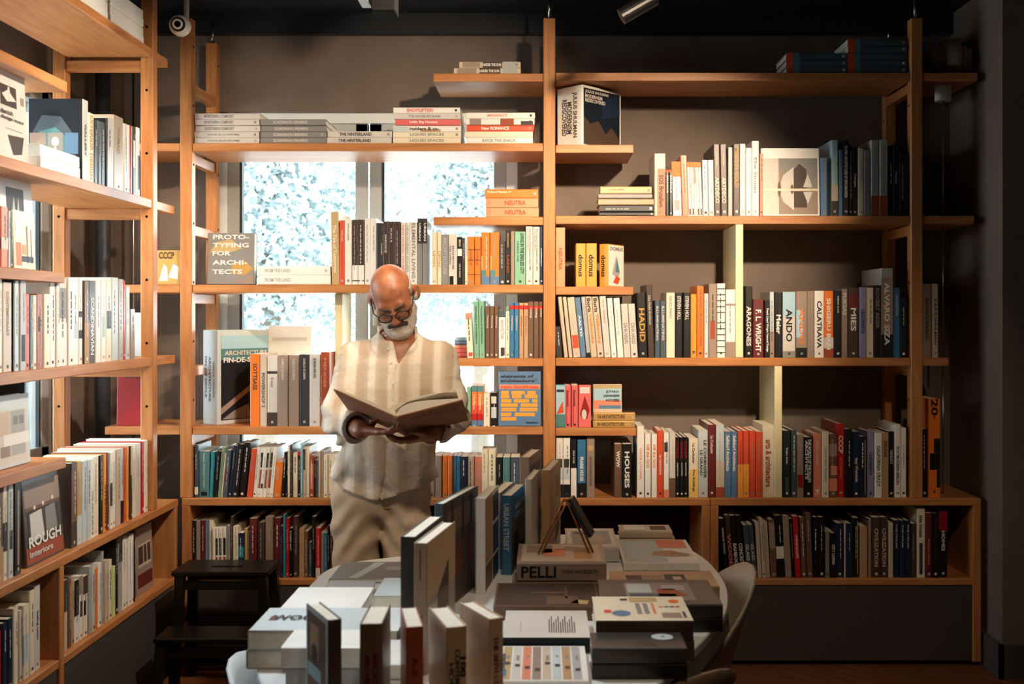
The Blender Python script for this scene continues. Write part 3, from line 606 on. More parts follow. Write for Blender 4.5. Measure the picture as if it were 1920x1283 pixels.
stack('tan and orange pile beside the centre post', SH['S2b'], [(911, 1010, 18, 'tan', nt, [(.9, .98, 'salmon', .2, .8)]), (911, 1009, 18, 'tan', nt, [(.9, .98, 'salmon', .2, .8)]), (909, 1009, 17, 'orange', [['Richard Neutra 1+', 'cream', .05, .5, .25, .2]])], depth=.24)
# ---- window bay, second shelf
facing(387, 476, 438, SH['S2'], YF + .05, .045, 'grey', 'grey paperback on prototyping, face out at the left post', [poly('sand', [(.05, .62), (.2, .82), (.5, .88), (.75, .7), (.5, .62)]), poly('gold', [(.5, .2), (.55, .42), (.8, .46), (.98, .3), (.8, .17)], 1), poly('taupe', [(.5, .02), (.98, .2), (.98, .02)]), rect('grey', .1, .4, .08, .2)],
    [('PROTO-', 'white', .12, .88, .92, .09), ('TYPING', 'white', .12, .88, .76, .09), ('FOR', 'white', .12, .5, .60, .09), ('ARCHI-', 'white', .12, .85, .42, .09), ('TECTS', 'white', .12, .75, .24, .09)], tilt=4, titles=[('PROTOTYPING', 'umber', .1, .8, .3)])
ftl = [['FROM THE LAND', 'silver', .1, .45, .4]]
stack('low pale pile on the window bay middle shelf', SH['S2'], [(483, 620, 18, 'white', ftl), (482, 619, 17, 'white', ftl)], depth=.24)
row('on window bay middle shelf', 610, 390, 8.277, SH['S2'], ['92 214 60 sand|L-.8|D.28|TThe Tale of Tomorrow;cream;.18;.84;.45', '218 300 195 vermilion|TSOLAR;pale;.15;.33;.3', '304 409 175 white|TPRAGER;taupe;.06;.35;.25', '414 504 185 umber|B0;.3;white|B.05;.07;charcoal', '508 603 185 umber|B0;.3;white|B.05;.07;charcoal', '606 700 165 white', '703 790 165 white', '793 895 235 charcoal|TNAKED;pale;.15;.7;.18;.3', '898 976 215 umber|TSMOKE;pale;.1;.6;.4', '979 1070 215 umber|TPLAN B;pale;.1;.34;.25', '1073 1168 215 umber', '1172 1240 225 white|TNEW NORDIC HOUSES;salmon;.05;.8;.5', '1243 1308 225 white|TNEW NORDIC HOUSES;silver;.05;.8;.5', '1311 1425 220 white|TELEMENTAL LIVING;grey;.02;.9;.5', '1430 1503 165 grey|B.62;1;charcoal|TURBAN;white;.05;.36;.4', '1510 1583 165 grey|B.62;1;charcoal|TURBAN;white;.05;.36;.4'])
row('under the tan orange pile', 800, 390, 8.278, SH['S2'], ['75 156 375 cream|TUPON;gold;.36;.66;.5', '158 233 380 cream|TUPON;gold;.36;.66;.5', '238 336 415 grey|TARCHITECTURE;silver;.05;.8;.6', '340 471 410 pale|TARCHITECTURE;charcoal;.22;.7;.22;.05|TTHE LIVING;charcoal;.22;.6;.2;-.3|B0;.17;black;.1;.6', '475 551 450 black|B.6;.75;white|TBIG;pale;.06;.2;.4|TYES IS MORE;pale;.55;.85;.3', '554 587 470 charcoal', '591 636 460 cream|B.6;1;mist', '640 739 450 orange|B.2;.22;umber|B.5;.52;umber|B.72;.74;umber|TSurface;rust;.25;.6;.4', '745 837 450 orange|B.2;.22;umber|B.5;.52;umber|B.72;.74;umber|TSurface;rust;.25;.6;.4', '845 977 380 orange|B0;.16;steel_blue|B.16;.28;teal;0;.6|B.28;.55;sand;0;.16', '985 1126 380 orange|B0;.16;steel_blue|B.16;.28;teal;0;.6|B.28;.55;sand;0;.16', '1130 1221 515 charcoal', '1225 1298 345 black|TDRAWING;gold;.06;.32;.35|TLAND;rust;.4;.85;.5', '1301 1361 365 taupe', '1365 1536 370 green|TLIVING IN THE ENDLESS CITY;black;.03;.8;.34;.18|TURBAN AGE;forest;.05;.7;.12;-.2', '1540 1645 290 pale|TThe Future of Architecture Since 1889;charcoal;.03;.76;.24;.12|TA Worldwide History;charcoal;.03;.42;.2;-.2', '1648 1752 295 pale|TThe Future of Architecture Since 1889;charcoal;.03;.76;.24;.12|TA Worldwide History;charcoal;.03;.42;.2;-.2', '1756 1808 250 navy|Tarchitecture;sky;.4;.7;.4'])
# ---- window bay, third shelf
facing(371, 492, 614, SH['S3'], YF + .075, .112, 'mist', 'huge white slipcased volume with a dark stair photograph, angled at the left post',
    [rect('midnight', .06, .97, .04, .94), rect('teal', .06, .97, .68, .94, 1), rect('sky', .06, .97, .8, .94, 2), poly('taupe', [(.06, .1), (.62, .36), (.62, .42), (.06, .17)], 1), poly('grey', [(.08, .05), (.62, .05), (.55, .2), (.3, .14)], 1)],
    [('ARCHITECTURE', 'pale', .12, .9, .755, .05), ('FIN-DE-SIECLE', 'white', .1, .9, .68, .055)], tilt=0, yaw=-38, h=.425, dp=.30,
    titles=[('FIN DE SIECLE', 'slate', .28, .72, .12, -.28), ('ARCHITECTURE', 'slate', .28, .76, .14, -.02), ('KEICHI TAHARA', 'slate', .34, .72, .1, .25)])
facing(500, 582, 612, SH['S3'], YF + .27, .02, 'white', 'large white book standing face out against the window', [rect('pale', .1, .9, .84, .88)], [], tilt=3)
row('on window bay third shelf', 330, 540, 4.582, SH['S3'], ['632 721 570 orange|D.2|TSOTTSASS;umber;.13;.5;.4', '724 781 570 beige|D.2|TPOWERSHOP 5;slate;.26;.74;.5', '785 873 590 pale|B0;.2;umber|B.75;.79;charcoal|TBreuer;grey;.3;.45;.3', '876 962 580 taupe|TCARLO SCARPA;pale;.05;.35;.25', '966 1056 580 taupe|TCARLO SCARPA;pale;.05;.35;.25', '1060 1143 575 charcoal|TCARLO SCARPA;pale;.05;.35;.25', '1146 1238 575 pale|TGUNNAR ASPLUND;charcoal;.05;.33;.25', '1242 1320 555 rust|TMENDES;salmon;.05;.5;.3'], depth=(.17, .19))
row('beside the reader, upper shelf', 800, 540, 3.2077, SH['S3b'], ['246 282 150 cream|L-3|B.85;.98;salmon|B.03;.12;vermilion;.2;.9', '286 316 82 green|L-1|TAtmosphere of Architecture;forest;.08;.75;.4', '318 350 82 green|L-1|TAtmosphere of Architecture;forest;.08;.75;.4', '353 378 110 brown|TThinking;pale;.1;.5;.4', '380 405 110 brown|TThinking;pale;.1;.5;.4', '407 431 110 brown|TThinking;pale;.1;.5;.4', '433 474 135 white|B.85;1;slate|B.05;.22;charcoal;.3;.9|TARCHITECTURE;grey;.2;.6;.4', '476 498 110 sage|B0;.9;cream', '500 526 90 blue|B.88;.95;red|TFiftyHouse;pale;.24;.5;.4', '528 554 90 blue|B.88;.95;red|TFiftyHouse;pale;.24;.5;.4', '556 582 90 tan|B.88;.95;red|TBuilding House;rust;.24;.6;.4', '584 610 90 tan|B.88;.95;red|TBuilding House;rust;.24;.6;.4', '612 642 83 brown|B.86;.92;red|TLiving;pale;.1;.3;.4', '644 673 83 brown|B.86;.92;red|TLiving;pale;.1;.3;.4', '675 700 83 brown|B.86;.92;red|TLiving;pale;.1;.3;.4'], depth=(.14, .17))
stack('small blue and pink pile behind the reader', SH['S3b'], [(852, 876, 8, 'pink'), (852, 876, 8, 'pink'), (852, 876, 8, 'salmon'), (852, 876, 7, 'steel_blue'), (852, 876, 7, 'sky')], d=YF + .1, depth=.15)
row('beside the reader, lower shelf', 800, 540, 3.2077, SH['S3'] - .012, ['240 266 600 green', '269 303 590 orange|B.86;1;teal|B.0;.2;steel_blue|B.2;.35;red|B.35;.55;vermilion|TModern;pale;.2;.55;.4', '305 341 590 orange|B.86;1;teal|B.0;.2;steel_blue|B.2;.35;red|B.35;.55;vermilion|TModern;pale;.2;.55;.4', '343 381 635 cream', '384 424 632 black|B.3;.6;mist;.1;.9|B.7;.9;pale;.1;.9'], depth=(.12, .16))
ew = []
for r_, (v, xs) in enumerate([(.61, [(.06, .24), (.3, .62), (.68, .88)]), (.54, [(.05, .25), (.32, .54), (.62, .92)]), (.46, [(.06, .30), (.36, .72), (.80, .92)]), (.38, [(.05, .45), (.52, .92)]), (.30, [(.06, .42), (.50, .92)]), (.21, [(.05, .30), (.38, .86)]), (.13, [(.06, .42)])]):
    for a_, b_ in xs: ew.append(rect('amber', a_, b_, v - .032, v + .032, 1))
facing(935, 1014, 698, SH['S3'], YF + .012, .045, 'steel_blue', 'blue book with orange brick shapes face out beside the centre post', ew + [rect('salmon', .02, .98, .68, .76)],
    [('elements of', 'charcoal', .05, .83, .915, .055), ('architecture*', 'charcoal', .05, .92, .835, .055), ('rem koolhaas', 'vermilion', .05, .95, .72, .055), ('taschen', 'navy', .65, .93, .065, .035)], tilt=2)
# ---- window bay, bench top
row('bench top, left of reader', 350, 820, 6.62, CT, ['98 144 100 slate|B.06;.2;white', '148 278 178 teal|TSeaside, Settlement Frontiers;mist;.04;.8;.22|B.03;.12;midnight;.2;.8', '282 322 185 turquoise|L2.5', '330 384 180 black|L4', '386 424 130 sage|L5', '427 443 200 cream|L5', '447 502 165 slate|L5|B.35;.6;maroon;.2;.8', '505 556 110 navy|L6', '560 640 92 black|L6', '644 722 75 black|L6', '742 812 152 vermilion|L6', '816 862 130 white|L5', '864 904 135 white|L5|B.6;.9;black;.25;.9|B.18;.56;rust;.25;.9', '906 944 135 white|L5|B.18;.28;forest;.2;.8', '946 985 135 white|L5|B.6;.9;black;.2;.9|B.18;.56;rust;.2;.9', '987 1025 135 white|L5|B.6;.9;black;.2;.9|B.18;.56;rust;.2;.9', '1027 1072 130 white|L5', '1080 1166 310 orange|L4.5', '1180 1212 190 black|L3', '1219 1250 110 black|L3', '1258 1283 112 cream', '1285 1310 100 charcoal', '1314 1374 200 cream', '1377 1413 190 black|B.92;1;red', '1415 1441 80 sky', '1445 1490 130 beige|B.55;.97;charcoal;.1;.7', '1492 1524 120 cream', '1527 1580 225 rust|B.2;.8;salmon;.2;.8', '1582 1606 290 charcoal', '1607 1632 290 slate', '1634 1661 180 beige', '1663 1700 180 taupe', '1702 1751 225 cream', '1753 1801 225 cream', '1803 1842 225 cream'], depth=(.15, .2))
row('bench top behind table books', 800, 540, 3.2077, CT, ['14 50 1010 taupe', '52 91 1010 taupe', '95 125 1010 orange', '127 155 1010 orange', '157 180 1012 blue', '182 204 1012 blue', '206 245 1015 navy', '247 285 1015 beige', '287 329 1017 salmon', '331 370 975 cream', '372 416 975 cream', '419 456 1020 black', '459 502 1020 teal', '505 560 1020 slate'], depth=(.14, .18))
# ---- low cabinet behind the stool
row('in cabinet behind the stool', 350, 950, 6.62, BS, ['20 65 175 black', '67 112 175 black', '116 165 175 taupe', '168 220 175 maroon', '222 268 175 steel_blue', '270 319 172 cream', '322 354 270 white', '356 396 270 white|B.45;.8;black;.2;.9|B0;.42;rust;.2;.9', '398 441 270 white|B.45;.8;black;.2;.9|B0;.42;rust;.2;.9', '443 490 270 white|B.45;.8;black;.2;.9|B0;.42;rust;.2;.9', '495 538 240 grey', '541 574 130 umber', '576 607 250 cream', '609 640 250 cream', '642 710 330 navy|B.45;.7;turquoise', '713 751 280 gold', '753 777 320 slate', '782 872 150 maroon', '882 967 200 umber', '976 1070 130 taupe', '1080 1164 150 maroon', '1166 1196 240 navy', '1198 1230 100 turquoise', '1233 1272 150 red', '1276 1311 270 black|TSTREET ART;pale;.05;.45;.5', '1316 1382 130 umber', '1390 1455 280 tan', '1461 1506 310 brown', '1511 1546 450 slate', '1551 1600 130 black', '1604 1660 270 red|B0;.2;pale', '1663 1701 330 taupe', '1703 1746 330 blue', '1748 1781 240 black', '1784 1811 260 maroon', '1814 1850 330 gold'], depth=(.18, .24))
# ---------------------------------------------------------------- left bookcase: books with their spines to the right
XS = -1.636                                   # plane of the spines
def depth_at(x, X=XS): return FPX * X / (x - VX)
def lrow(where, zsh, lines, start=1, X=XS):
    rng = random.Random(len(lines) * 31 + int(zsh * 100)); last = -9
    for i, ln in enumerate(lines):
        x0, x1, yt, col, k = parse(ln)
        a, b = depth_at(x0, X), depth_at(x1, X); a = max(a, last + .0004)
        w = max(b - a, .004); h = Z2(yt, (a + b) / 2) - zsh
        M = Matrix.Translation((X - rng.uniform(0, .006), a + w / 2, zsh + .0006)) @ Matrix.Rotation(R(90), 4, 'Z')
        SEED[0] += 1
        dp = k['D'] or rng.uniform(.2, .26)
        book(M, w - .0004, dp, h, col, describe(col, w, k, start + i, where), group='books ' + where, titles=k['T'], bands=k['B'], seed=SEED[0])
        last = a + w
def lfacing(x0, x1, ytop, zb, X, w, col, label, cover, ctext, titles=(), tilt=3, rough=None):
    a, b = depth_at(x0, X), depth_at(x1, X); h = Z2(ytop, b) - zb
    M = Matrix.Translation((X - w / 2, a, zb + .002)) @ Matrix.Rotation(R(-tilt), 4, 'Y')
    SEED[0] += 1
    return book(M, w, b - a, h, col, label, cover=cover, ctext=ctext, titles=titles, hard=True, scribble=False, seed=SEED[0], rough=rough)
def lstack(where, zsh, y0, y1, items, X=XS, noun='book'):
    z = zsh + .0004
    for i, (w, col, tt, dy) in enumerate(items):
        M = Matrix.Translation((X - .004 * (i % 2), y1 + dy, z + w / 2)) @ Matrix.Rotation(R(90), 4, 'Z') @ Matrix.Rotation(R(-90), 4, 'Y')
        SEED[0] += 1; n = len(items)
        pos = 'lowest' if i == 0 else 'topmost' if i == n - 1 else ordinal(i + 1) + ' from below'
        book(M, w - .0005, .24, y1 - y0, col, '%s %s, %s in the %s' % (adj(col, w), noun, pos, where), group='books in the ' + where, titles=tt, seed=SEED[0], scribble=False)
        z += w
# top shelf: white albums in two piles
lstack('nearer white pile on the uppermost left shelf', LSH['L1'], 3.72, 4.00, [(.036, 'white', [], 0), (.036, 'white', [], .006), (.036, 'white', [], -.004), (.036, 'white', [], 0)], noun='album')
lstack('farther white pile on the uppermost left shelf', LSH['L1'], 4.03, 4.36, [(.036, 'white', [], 0), (.036, 'white', [], .004), (.036, 'white', [], -.004), (.036, 'white', [], .002)], noun='album')
# second shelf
lfacing(-40, 54, 148, LSH['L2'], -1.66, .03, 'pale', 'tall cream book with a pendant lamp picture on the left bookcase', [rect('umber', .47, .80, .60, .83), poly('pale', [(.5, .72), (.62, .78), (.63, .82), (.66, .82), (.67, .76), (.79, .68), (.66, .66), (.6, .65)], 1), poly('umber', [(.58, .28), (.92, .30), (.86, .10), (.68, .07)]), rect('taupe', .55, .9, .345, .355), rect('taupe', .88, .96, .66, .75)],
    [('danish', 'charcoal', .45, .70, .53, .05), ('design icons', 'charcoal', .45, .92, .46, .05)])
book(Matrix.Translation((XS, 3.775 + .03, LSH['L2'] + .001)) @ Matrix.Rotation(R(90), 4, 'Z'), .05, .19, .288, 'silver', 'dark blue art book facing the camera on the left bookcase', side=-1, hard=True, scribble=False, titles=[('GALLERY', 'charcoal', .3, .7, .3)],
    cover=[rect('midnight', 0, 1, 0, 1)] + [(q[0], [(1 - u, v) for u, v in q[1]], (q[2] if len(q) > 2 else 0) + 1) for q in [poly('slate', [(.05, .1), (.9, .1), (.85, .55), (.6, .78), (.25, .8), (.08, .6)]), poly('teal', [(.1, .15), (.8, .15), (.75, .5), (.5, .65), (.2, .6)], 1), rect('taupe', .02, .32, .32, .58, 2), rect('grey', .36, .64, .32, .58, 2), rect('steel_blue', .68, .93, .32, .58, 2), disc('pale', .5, .47, .07, .06, 3), rect('pale', .48, .52, .34, .42, 3)]], seed=77)
lstack('white pair below the dark blue art book', LSH['L2'], depth_at(76), depth_at(150), [(.04, 'white', [], 0), (.04, 'white', [], .004)])
lrow('second shelf, left bookcase', LSH['L2'], ['169 179 213 cream|TEXTERIOR DESIGN;gold;.03;.95;.6', '179 186 225 black', '187 193 228 slate', '193 200 230 slate', '200 203 222 black', '203 216 222 white', '216 234 219 beige|TNOMAD;gold;.15;.5;.3', '235 242 233 white', '242 250 236 white|B0;1;red;.3;.8', '251 257 238 black|B.4;.8;white;.1;.7', '258 264 240 white|B.1;.6;black;.3;.9'])
# short shelf below
lrow('short upper shelf, left bookcase', LSH['Lb'], ['-12 3 388 crimson', '4 17 388 salmon|B.3;.5;pale', '18 22 396 mist', '22 27 398 charcoal'])
lfacing(27, 67, 402, LSH['Lb'], -1.645, .018, 'cream', 'small book with a drawing of a house on the left bookcase', [rect('white', .1, .5, .5, .9), rect('salmon', .1, .35, .05, .45), rect('slate', .35, .9, .12, .22, 1), rect('taupe', .6, .66, .1, .75, 1), rect('taupe', .8, .84, .1, .7, 1), rect('sand', .4, .6, .25, .42, 1)], [], tilt=2)
lfacing(-20, 67, 342, LSH['Lb'], -1.72, .03, 'pale', 'grey book with a dark leaf print standing behind smaller books at left', [rect('charcoal', .42, .80, .42, .88), poly('silver', [(.5, .5), (.58, .8), (.62, .55), (.68, .8), (.7, .52), (.6, .45)], 1)], [])
# third shelf
lrow('third shelf, left bookcase', LSH['L3'], ['-14 -2 522 white', '0 7 520 white', '8 25 530 beige|TCONTEMPORARY;taupe;.1;.6;.3', '26 28 531 black', '28 37 527 mist', '38 50 527 silver|B.1;.4;charcoal;.2;.8', '50 58 552 vermilion', '58 65 554 slate', '65 72 554 cream', '72 84 552 rust|B.5;.7;umber;.2;.7', '84 96 552 cream', '97 107 529 white', '107 112 528 white', '113 128 524 beige|B.55;.9;grey;.1;.9|B.0;.5;white', '129 140 521 white', '140 150 521 white|B.3;.5;mist', '151 158 523 white|B.3;.4;black|B.55;.62;black', '159 168 528 brown|B0;.5;tan', '169 181 527 charcoal|TSCANDINAVIAN;white;.2;.9;.5', '182 191 526 white', '191 200 526 white|B.3;.55;sky;.2;.8', '201 211 525 cream|B.4;.62;slate;.1;.9', '212 224 521 mist', '224 233 524 silver', '233 237 526 red', '238 245 537 mist', '246 255 580 taupe'])
# pale wrapped picture book on the low short shelf
lfacing(-60, 57, 738, LSH['Lc'], -1.68, .03, 'mist', 'large pale wrapped picture book on the short lower shelf by the window', [rect('pale', .0, .96, .05, .8), rect('beige', .45, .66, .45, .78, 1), rect('silver', .68, .92, .42, .78, 1), rect('grey', .72, .80, .58, .7, 2), rect('grey', .82, .9, .58, .7, 2), rect('taupe', .5, .66, .15, .3, 1), rect('silver', .68, .92, .15, .36, 1), rect('white', .55, .98, .30, .46, 2)], [], tilt=2, rough=.12)
# bench top
lrow('left bench, nearest camera', CT, ['-30 -8 930 tan', '-7 8 926 brown|B0;.4;tan', '9 17 908 cream|B.3;.6;charcoal', '18 28 905 mist|B.3;.5;charcoal;.2;.8', '29 42 902 black|B.1;.9;taupe;.4;.7'])
lfacing(50, 121, 880, CT, -1.65, .036, 'umber', 'brown photographic interiors book face out on the left bench', [rect('taupe', .04, .96, .66, .93), rect('brown', .06, .92, .60, .66, 1), rect('umber', .1, .9, .22, .62, 1), poly('pale', [(.15, .25), (.15, .58), (.45, .6), (.5, .28)], 2), poly('grey', [(.55, .3), (.55, .6), (.8, .62), (.85, .32)], 2), disc('cream', .28, .64, .03, .025, 3), disc('cream', .5, .66, .03, .025, 3), disc('cream', .75, .69, .03, .025, 3), rect('rust', .02, .98, .02, .2)],
    [('ROUGH', 'white', .08, .92, .26, .13), ('interiors', 'pale', .08, .68, .12, .07)], titles=[('ROUGH INTERIORS', 'taupe', .3, .85, .3)], tilt=4)
lrow('left bench, beside ladder post', CT, ['134 145 868 umber|B.3;.9;brown', '146 155 866 gold|B0;.35;mist', '156 165 865 mist', '165 172 863 mist', '172 177 861 white|TTHE ART SHELF;grey;.4;.9;.5', '177 188 857 cream', '189 195 854 black', '196 201 852 amber|TINTERIORS;umber;.4;.9;.5', '202 207 850 maroon', '208 212 849 white|B.3;.6;charcoal', '212 219 847 white', '220 228 843 beige', '229 234 841 mist|B0;.3;black', '235 239 839 vermilion', '240 244 838 amber', '245 249 837 umber|B.6;1;beige', '250 256 836 cream', '257 266 832 pale', '267 272 829 red', '272 278 826 white', '279 284 823 white'], start=1)
# inside the left bench
lrow('inside left bench, far half', .402, ['114 121 1092 teal', '122 128 1088 beige|B.55;1;charcoal', '129 135 1087 brown', '136 142 1088 tan', '143 151 1088 white|B.42;1;black', '152 158 1080 white|B.35;.6;black;.2;.9|B.7;1;taupe', '159 167 1080 cream|B.35;.6;black;.1;.6|B.7;1;umber', '168 173 1062 silver', '174 179 1060 mist', '180 185 1066 orange', '186 192 1056 white', '193 197 1034 silver', '198 205 1050 beige', '206 212 1050 cream', '213 218 1062 lime', '219 224 1014 black', '225 231 1014 silver|B.7;1;charcoal', '232 237 1008 white', '238 242 1006 white', '243 247 1004 white', '248 252 1001 white', '254 257 1000 black'])
lfacing(258, 288, 980, .402, -1.655, .02, 'taupe', 'brown framed photograph book face out inside the left bench', [rect('beige', .1, .9, .4, .75), rect('umber', .12, .4, .45, .72, 1), rect('umber', .45, .62, .45, .72, 1), rect('umber', .67, .86, .45, .72, 1), rect('maroon', .05, .95, .1, .3)], [], tilt=2)
lrow('inside left bench, near half', .402, ['-20 6 1190 red', '7 16 1168 navy', '17 26 1160 navy', '28 37 1140 cream', '39 44 1145 pale', '45 56 1134 cream|B.2;.6;mist', '58 67 1108 cream', '68 79 1098 pale|Tfeeling home;charcoal;.3;.65;.4'])
# corner shelf ends beyond the left ladder
facing(293, 340, 470, SH['S2'], YF + .02, .02, 'gold', 'yellow book with pale leaf sketches on the corner shelf end', [poly('cream', [(.1, .1), (.3, .6), (.45, .5), (.5, .1)]), poly('pale', [(.5, .2), (.7, .6), (.95, .5), (.9, .15)])], [('CCCP', 'umber', .1, .75, .85, .2)], tilt=2, dp=.105)
facing(218, 268, 698, SH['S3'], YF + .03, .03, 'crimson', 'red cloth-bound book face out on the corner shelf end', [rect('maroon', .3, .9, .88, .93)], [], tilt=2)
M = Matrix.Translation((-1.64, 4.50, LSH['L3'] + .001)) @ Matrix.Rotation(R(70), 4, 'Z')
book(M, .03, .2, .185, 'silver', 'grey book standing alone on the third left shelf end behind the post', cover=[], bands=[(.1, .5, 'charcoal', .2, .8)], seed=991)

# ---------------------------------------------------------------- fittings
cctv = thing('security_camera', (X2(337, 4.45), 4.45, Z2(48, 4.45)), label='white dome security camera under the ceiling by the left ladder', cat='camera')
lathe('housing', [(.0, -.04), (.036, -.04), (.043, -.02), (.043, .0), (.04, .015), (.03, .03), (.026, .034)], 'white_plastic', cctv, 28, rot=(R(96), 0, R(6)))
lathe('lens_ring', [(.030, .024), (.030, .036), (.020, .038), (.019, .03)], 'black_metal', cctv, 24, rot=(R(96), 0, R(6)))
lathe('inner_ring', [(.021, .033), (.021, .041), (.014, .043), (.013, .036)], 'white_plastic', cctv, 24, rot=(R(96), 0, R(6)))
lathe('lens', [(.013, .032), (.013, .040), (.006, .044), (.001, .045)], 'hole', cctv, 20, rot=(R(96), 0, R(6)))
tube('mount', [(0, .03, 0), (0, .08, .05), (0, .09, CE - Z2(48, 4.45))], .012, 'white_plastic', cctv)
for x, d, mt, lab in ((250, 5.06, 'steel', 'thin steel rod standing in the left corner'), ):
    tag(tube('metal_rod', [(X2(x, d), d, .75), (X2(x, d), d, CE)], .006, mt), lab, 'rod')
tag(tube('water_pipe', [(X2(193, 5.05), 5.05, 0), (X2(193, 5.05), 5.05, CE)], .034, 'pipe_dark', None, 14), 'dark painted pipe rising in the left corner', 'pipe')
ro = thing('hanging_rod', (X2(1768, 4.83), 4.83, CT), label='thin steel rod with white socket under the right end of the top shelf', cat='rod')
tube('rod', [(0, 0, 0.001), (0, 0, SH['R3'] - TH - CT - .001)], .0045, 'steel', ro); tube('rod', [(0, 0, SH['R3'] - CT + .001), (0, 0, SH['R2'] - TH - CT - .001)], .0045, 'steel', ro); tube('rod', [(0, 0, SH['R2'] - CT + .001), (0, 0, SH['R1'] - TH - .07 - CT)], .0045, 'steel', ro)
lathe('socket', [(.034, 0), (.036, .004), (.036, .066), (.034, .069)], 'white_plastic', ro, 20, (0, 0, SH['R1'] - TH - CT - .07))
sp = thing('wall_speaker', (X2(1783, 4.85), 4.85, SH['R1'] + .001), label='rounded beige speaker on the right end of the top shelf', cat='speaker')
bm = bmesh.new(); box_bm(bm, -.085, .085, -.075, .075, 0, .175)
bmesh.ops.bevel(bm, geom=bm.edges[:], offset=.045, segments=5, affect='EDGES'); new_obj('casing', from_bm('casing', bm, True), 'shell_grey', sp)
tube('seam', [(.022, -.0765, .03), (.03, -.0768, .09), (.02, -.0765, .15)], .0015, 'hole', sp, 6)
for k, n in ((0, 3), (1, 5)):
    x0, x1 = ((1475, 1590), (1590, 1702))[k]
    stack('shorter dark blue pile on the top board' if k == 0 else 'taller dark blue pile on the top board', SH['R1'], [(x0, x1 - 1, 13.2 if k == 0 else 13, 'slate', [[' ', 'grey']], [(.88, 1, 'vermilion'), (.78, .88, 'teal')])] * n, depth=.22)
# track spotlights, some of them unseen and added as fill
def spotlight(i, loc, target, watts, angle, blend, label):
    t = thing('track_spotlight', (0, 0, 0), label=label, cat='spotlight', group='black track spotlights on the ceiling')
    L0, d = Vector(loc), (Vector(target) - Vector(loc)).normalized()
    t.location = loc
    q = d.to_track_quat('Z', 'Y').to_euler()
    lathe('lamp_body', [(.036, -.17), (.038, -.165), (.038, -.012), (.032, -.012), (.031, -.03)], 'black_metal', t, 24, rot=q)
    c = -d * .09
    tube('arm', [tuple(c + Vector((0, 0, .03))), (c.x, c.y, CE - loc[2] - .02)], .008, 'black_metal', t)
    box('driver_box', c.x - .03, c.x + .03, c.y - .08, c.y + .08, CE - loc[2] - .035, CE - loc[2] - .001, 'black_metal', t, .004)
    if watts:
        s = spot('spotlight_beam', (0, 0, 0), (0, 0, -1), watts, angle, blend, {2: (1, .84, .66), 5: (.82, .93, 1)}.get(i, WARM)); s.parent = t
        s.location = d * .01; s.rotation_euler = d.to_track_quat('-Z', 'Y').to_euler()
    return t
for i, (a, b_, w_, an, bl) in enumerate(SPOTS):
    spotlight(i, a, b_, w_, an, bl, 'black track spotlight above the camera, aimed at the ' + ('right bay', 'window wall', 'left bookcase', 'table centre', 'reader', 'table edge', 'low cabinet', 'left corner', 'near book row, added as warm fill')[i])
t = thing('track_spotlight', (X2(722, 3.55), 3.55, Z2(27, 3.55)), label='black square track spotlight hanging above the window bay', cat='spotlight', group='black track spotlights on the ceiling')
zt_ = CE - Z2(27, 3.55)
box('lamp_body', -.04, .04, -.04, .04, 0, .16, 'hole', t, .003); tube('arm', [(0, 0, .16), (0, 0, zt_ - .02)], .012, 'black_metal', t)
box('driver_box', -.085, -.05, -.05, .05, .035, .08, 'frame_grey', t, .003); box('track_adapter', -.09, .05, -.03, .03, zt_ - .022, zt_ - .001, 'black_metal', t, .003)
mb = spot('spotlight_beam', (0, 0, 0), (0, 0, -1), 36, 64, .8, WARM, .03); mb.parent = t; mb.location = (0, 0, -.012); mb.rotation_euler = Vector((-.08, .62, -1.25)).to_track_quat('-Z', 'Y').to_euler()
t = thing('track_spotlight', (X2(1180, 3.9), 3.9, Z2(34, 3.9)), label='slim black track spotlight tilted above the right bay', cat='spotlight', group='black track spotlights on the ceiling')
zt_ = CE - Z2(34, 3.9)
lathe('lamp_body', [(.03, 0), (.03, .14), (.02, .15)], 'black_metal', t, 20, (-.03, 0, .005), (0, R(60), 0)); tube('arm', [(.03, 0, .05), (.03, 0, zt_ - .02)], .008, 'black_metal', t); box('track_adapter', -.06, .09, -.02, .02, zt_ - .022, zt_ - .001, 'black_metal', t, .003)

# ---------------------------------------------------------------- step stool
st = thing('step_stool', (0, 0, 0), label='black wooden two-step stool in front of the low cabinet', cat='stool')
st.location = (-1.33, 4.42, 0)
box('seat', -.20, .20, -.045, .17, .478, .5, 'blackwood_x', st, .004)
for a, b_, c in ((-.06, .07, .5006),): box('hand_hole', a, b_, .03, .055, .4995, .5004, 'hole', st)
box('step', -.205, .205, -.235, -.06, .262, .282, 'blackwood_x', st, .004)
def leg4(x, y, dx, dy, h, w=.018):
    bm = bmesh.new(); V = [bm.verts.new((x + sx * w + dx * (1 - t), y + sy * w + dy * (1 - t), h * t)) for t in (0, 1) for sx, sy in ((-1, -1), (1, -1), (1, 1), (-1, 1))]
    for f in ((0, 3, 2, 1), (4, 5, 6, 7), (0, 1, 5, 4), (1, 2, 6, 5), (2, 3, 7, 6), (3, 0, 4, 7)): bm.faces.new([V[i] for i in f])
    new_obj('leg', from_bm('leg', bm), 'blackwood_z', st)
for sx in (-1, 1):
    leg4(.17 * sx, -.02, .02 * sx, -.02, .477); leg4(.17 * sx, .145, .02 * sx, .03, .477); leg4(.178 * sx, -.21, .02 * sx, -.03, .261)
    box('rail', .17 * sx - .012, .17 * sx + .012, -.215, .14, .225, .26, 'blackwood_y', st, .002)
for y, z in ((-.02, .44), (.145, .44), (-.21, .225), (.165, .1), (.165, .16), (-.235, .08)): box('rail', -.17, .17, y - .01, y + .01, z - .02, z + .016, 'blackwood_x', st, .002)

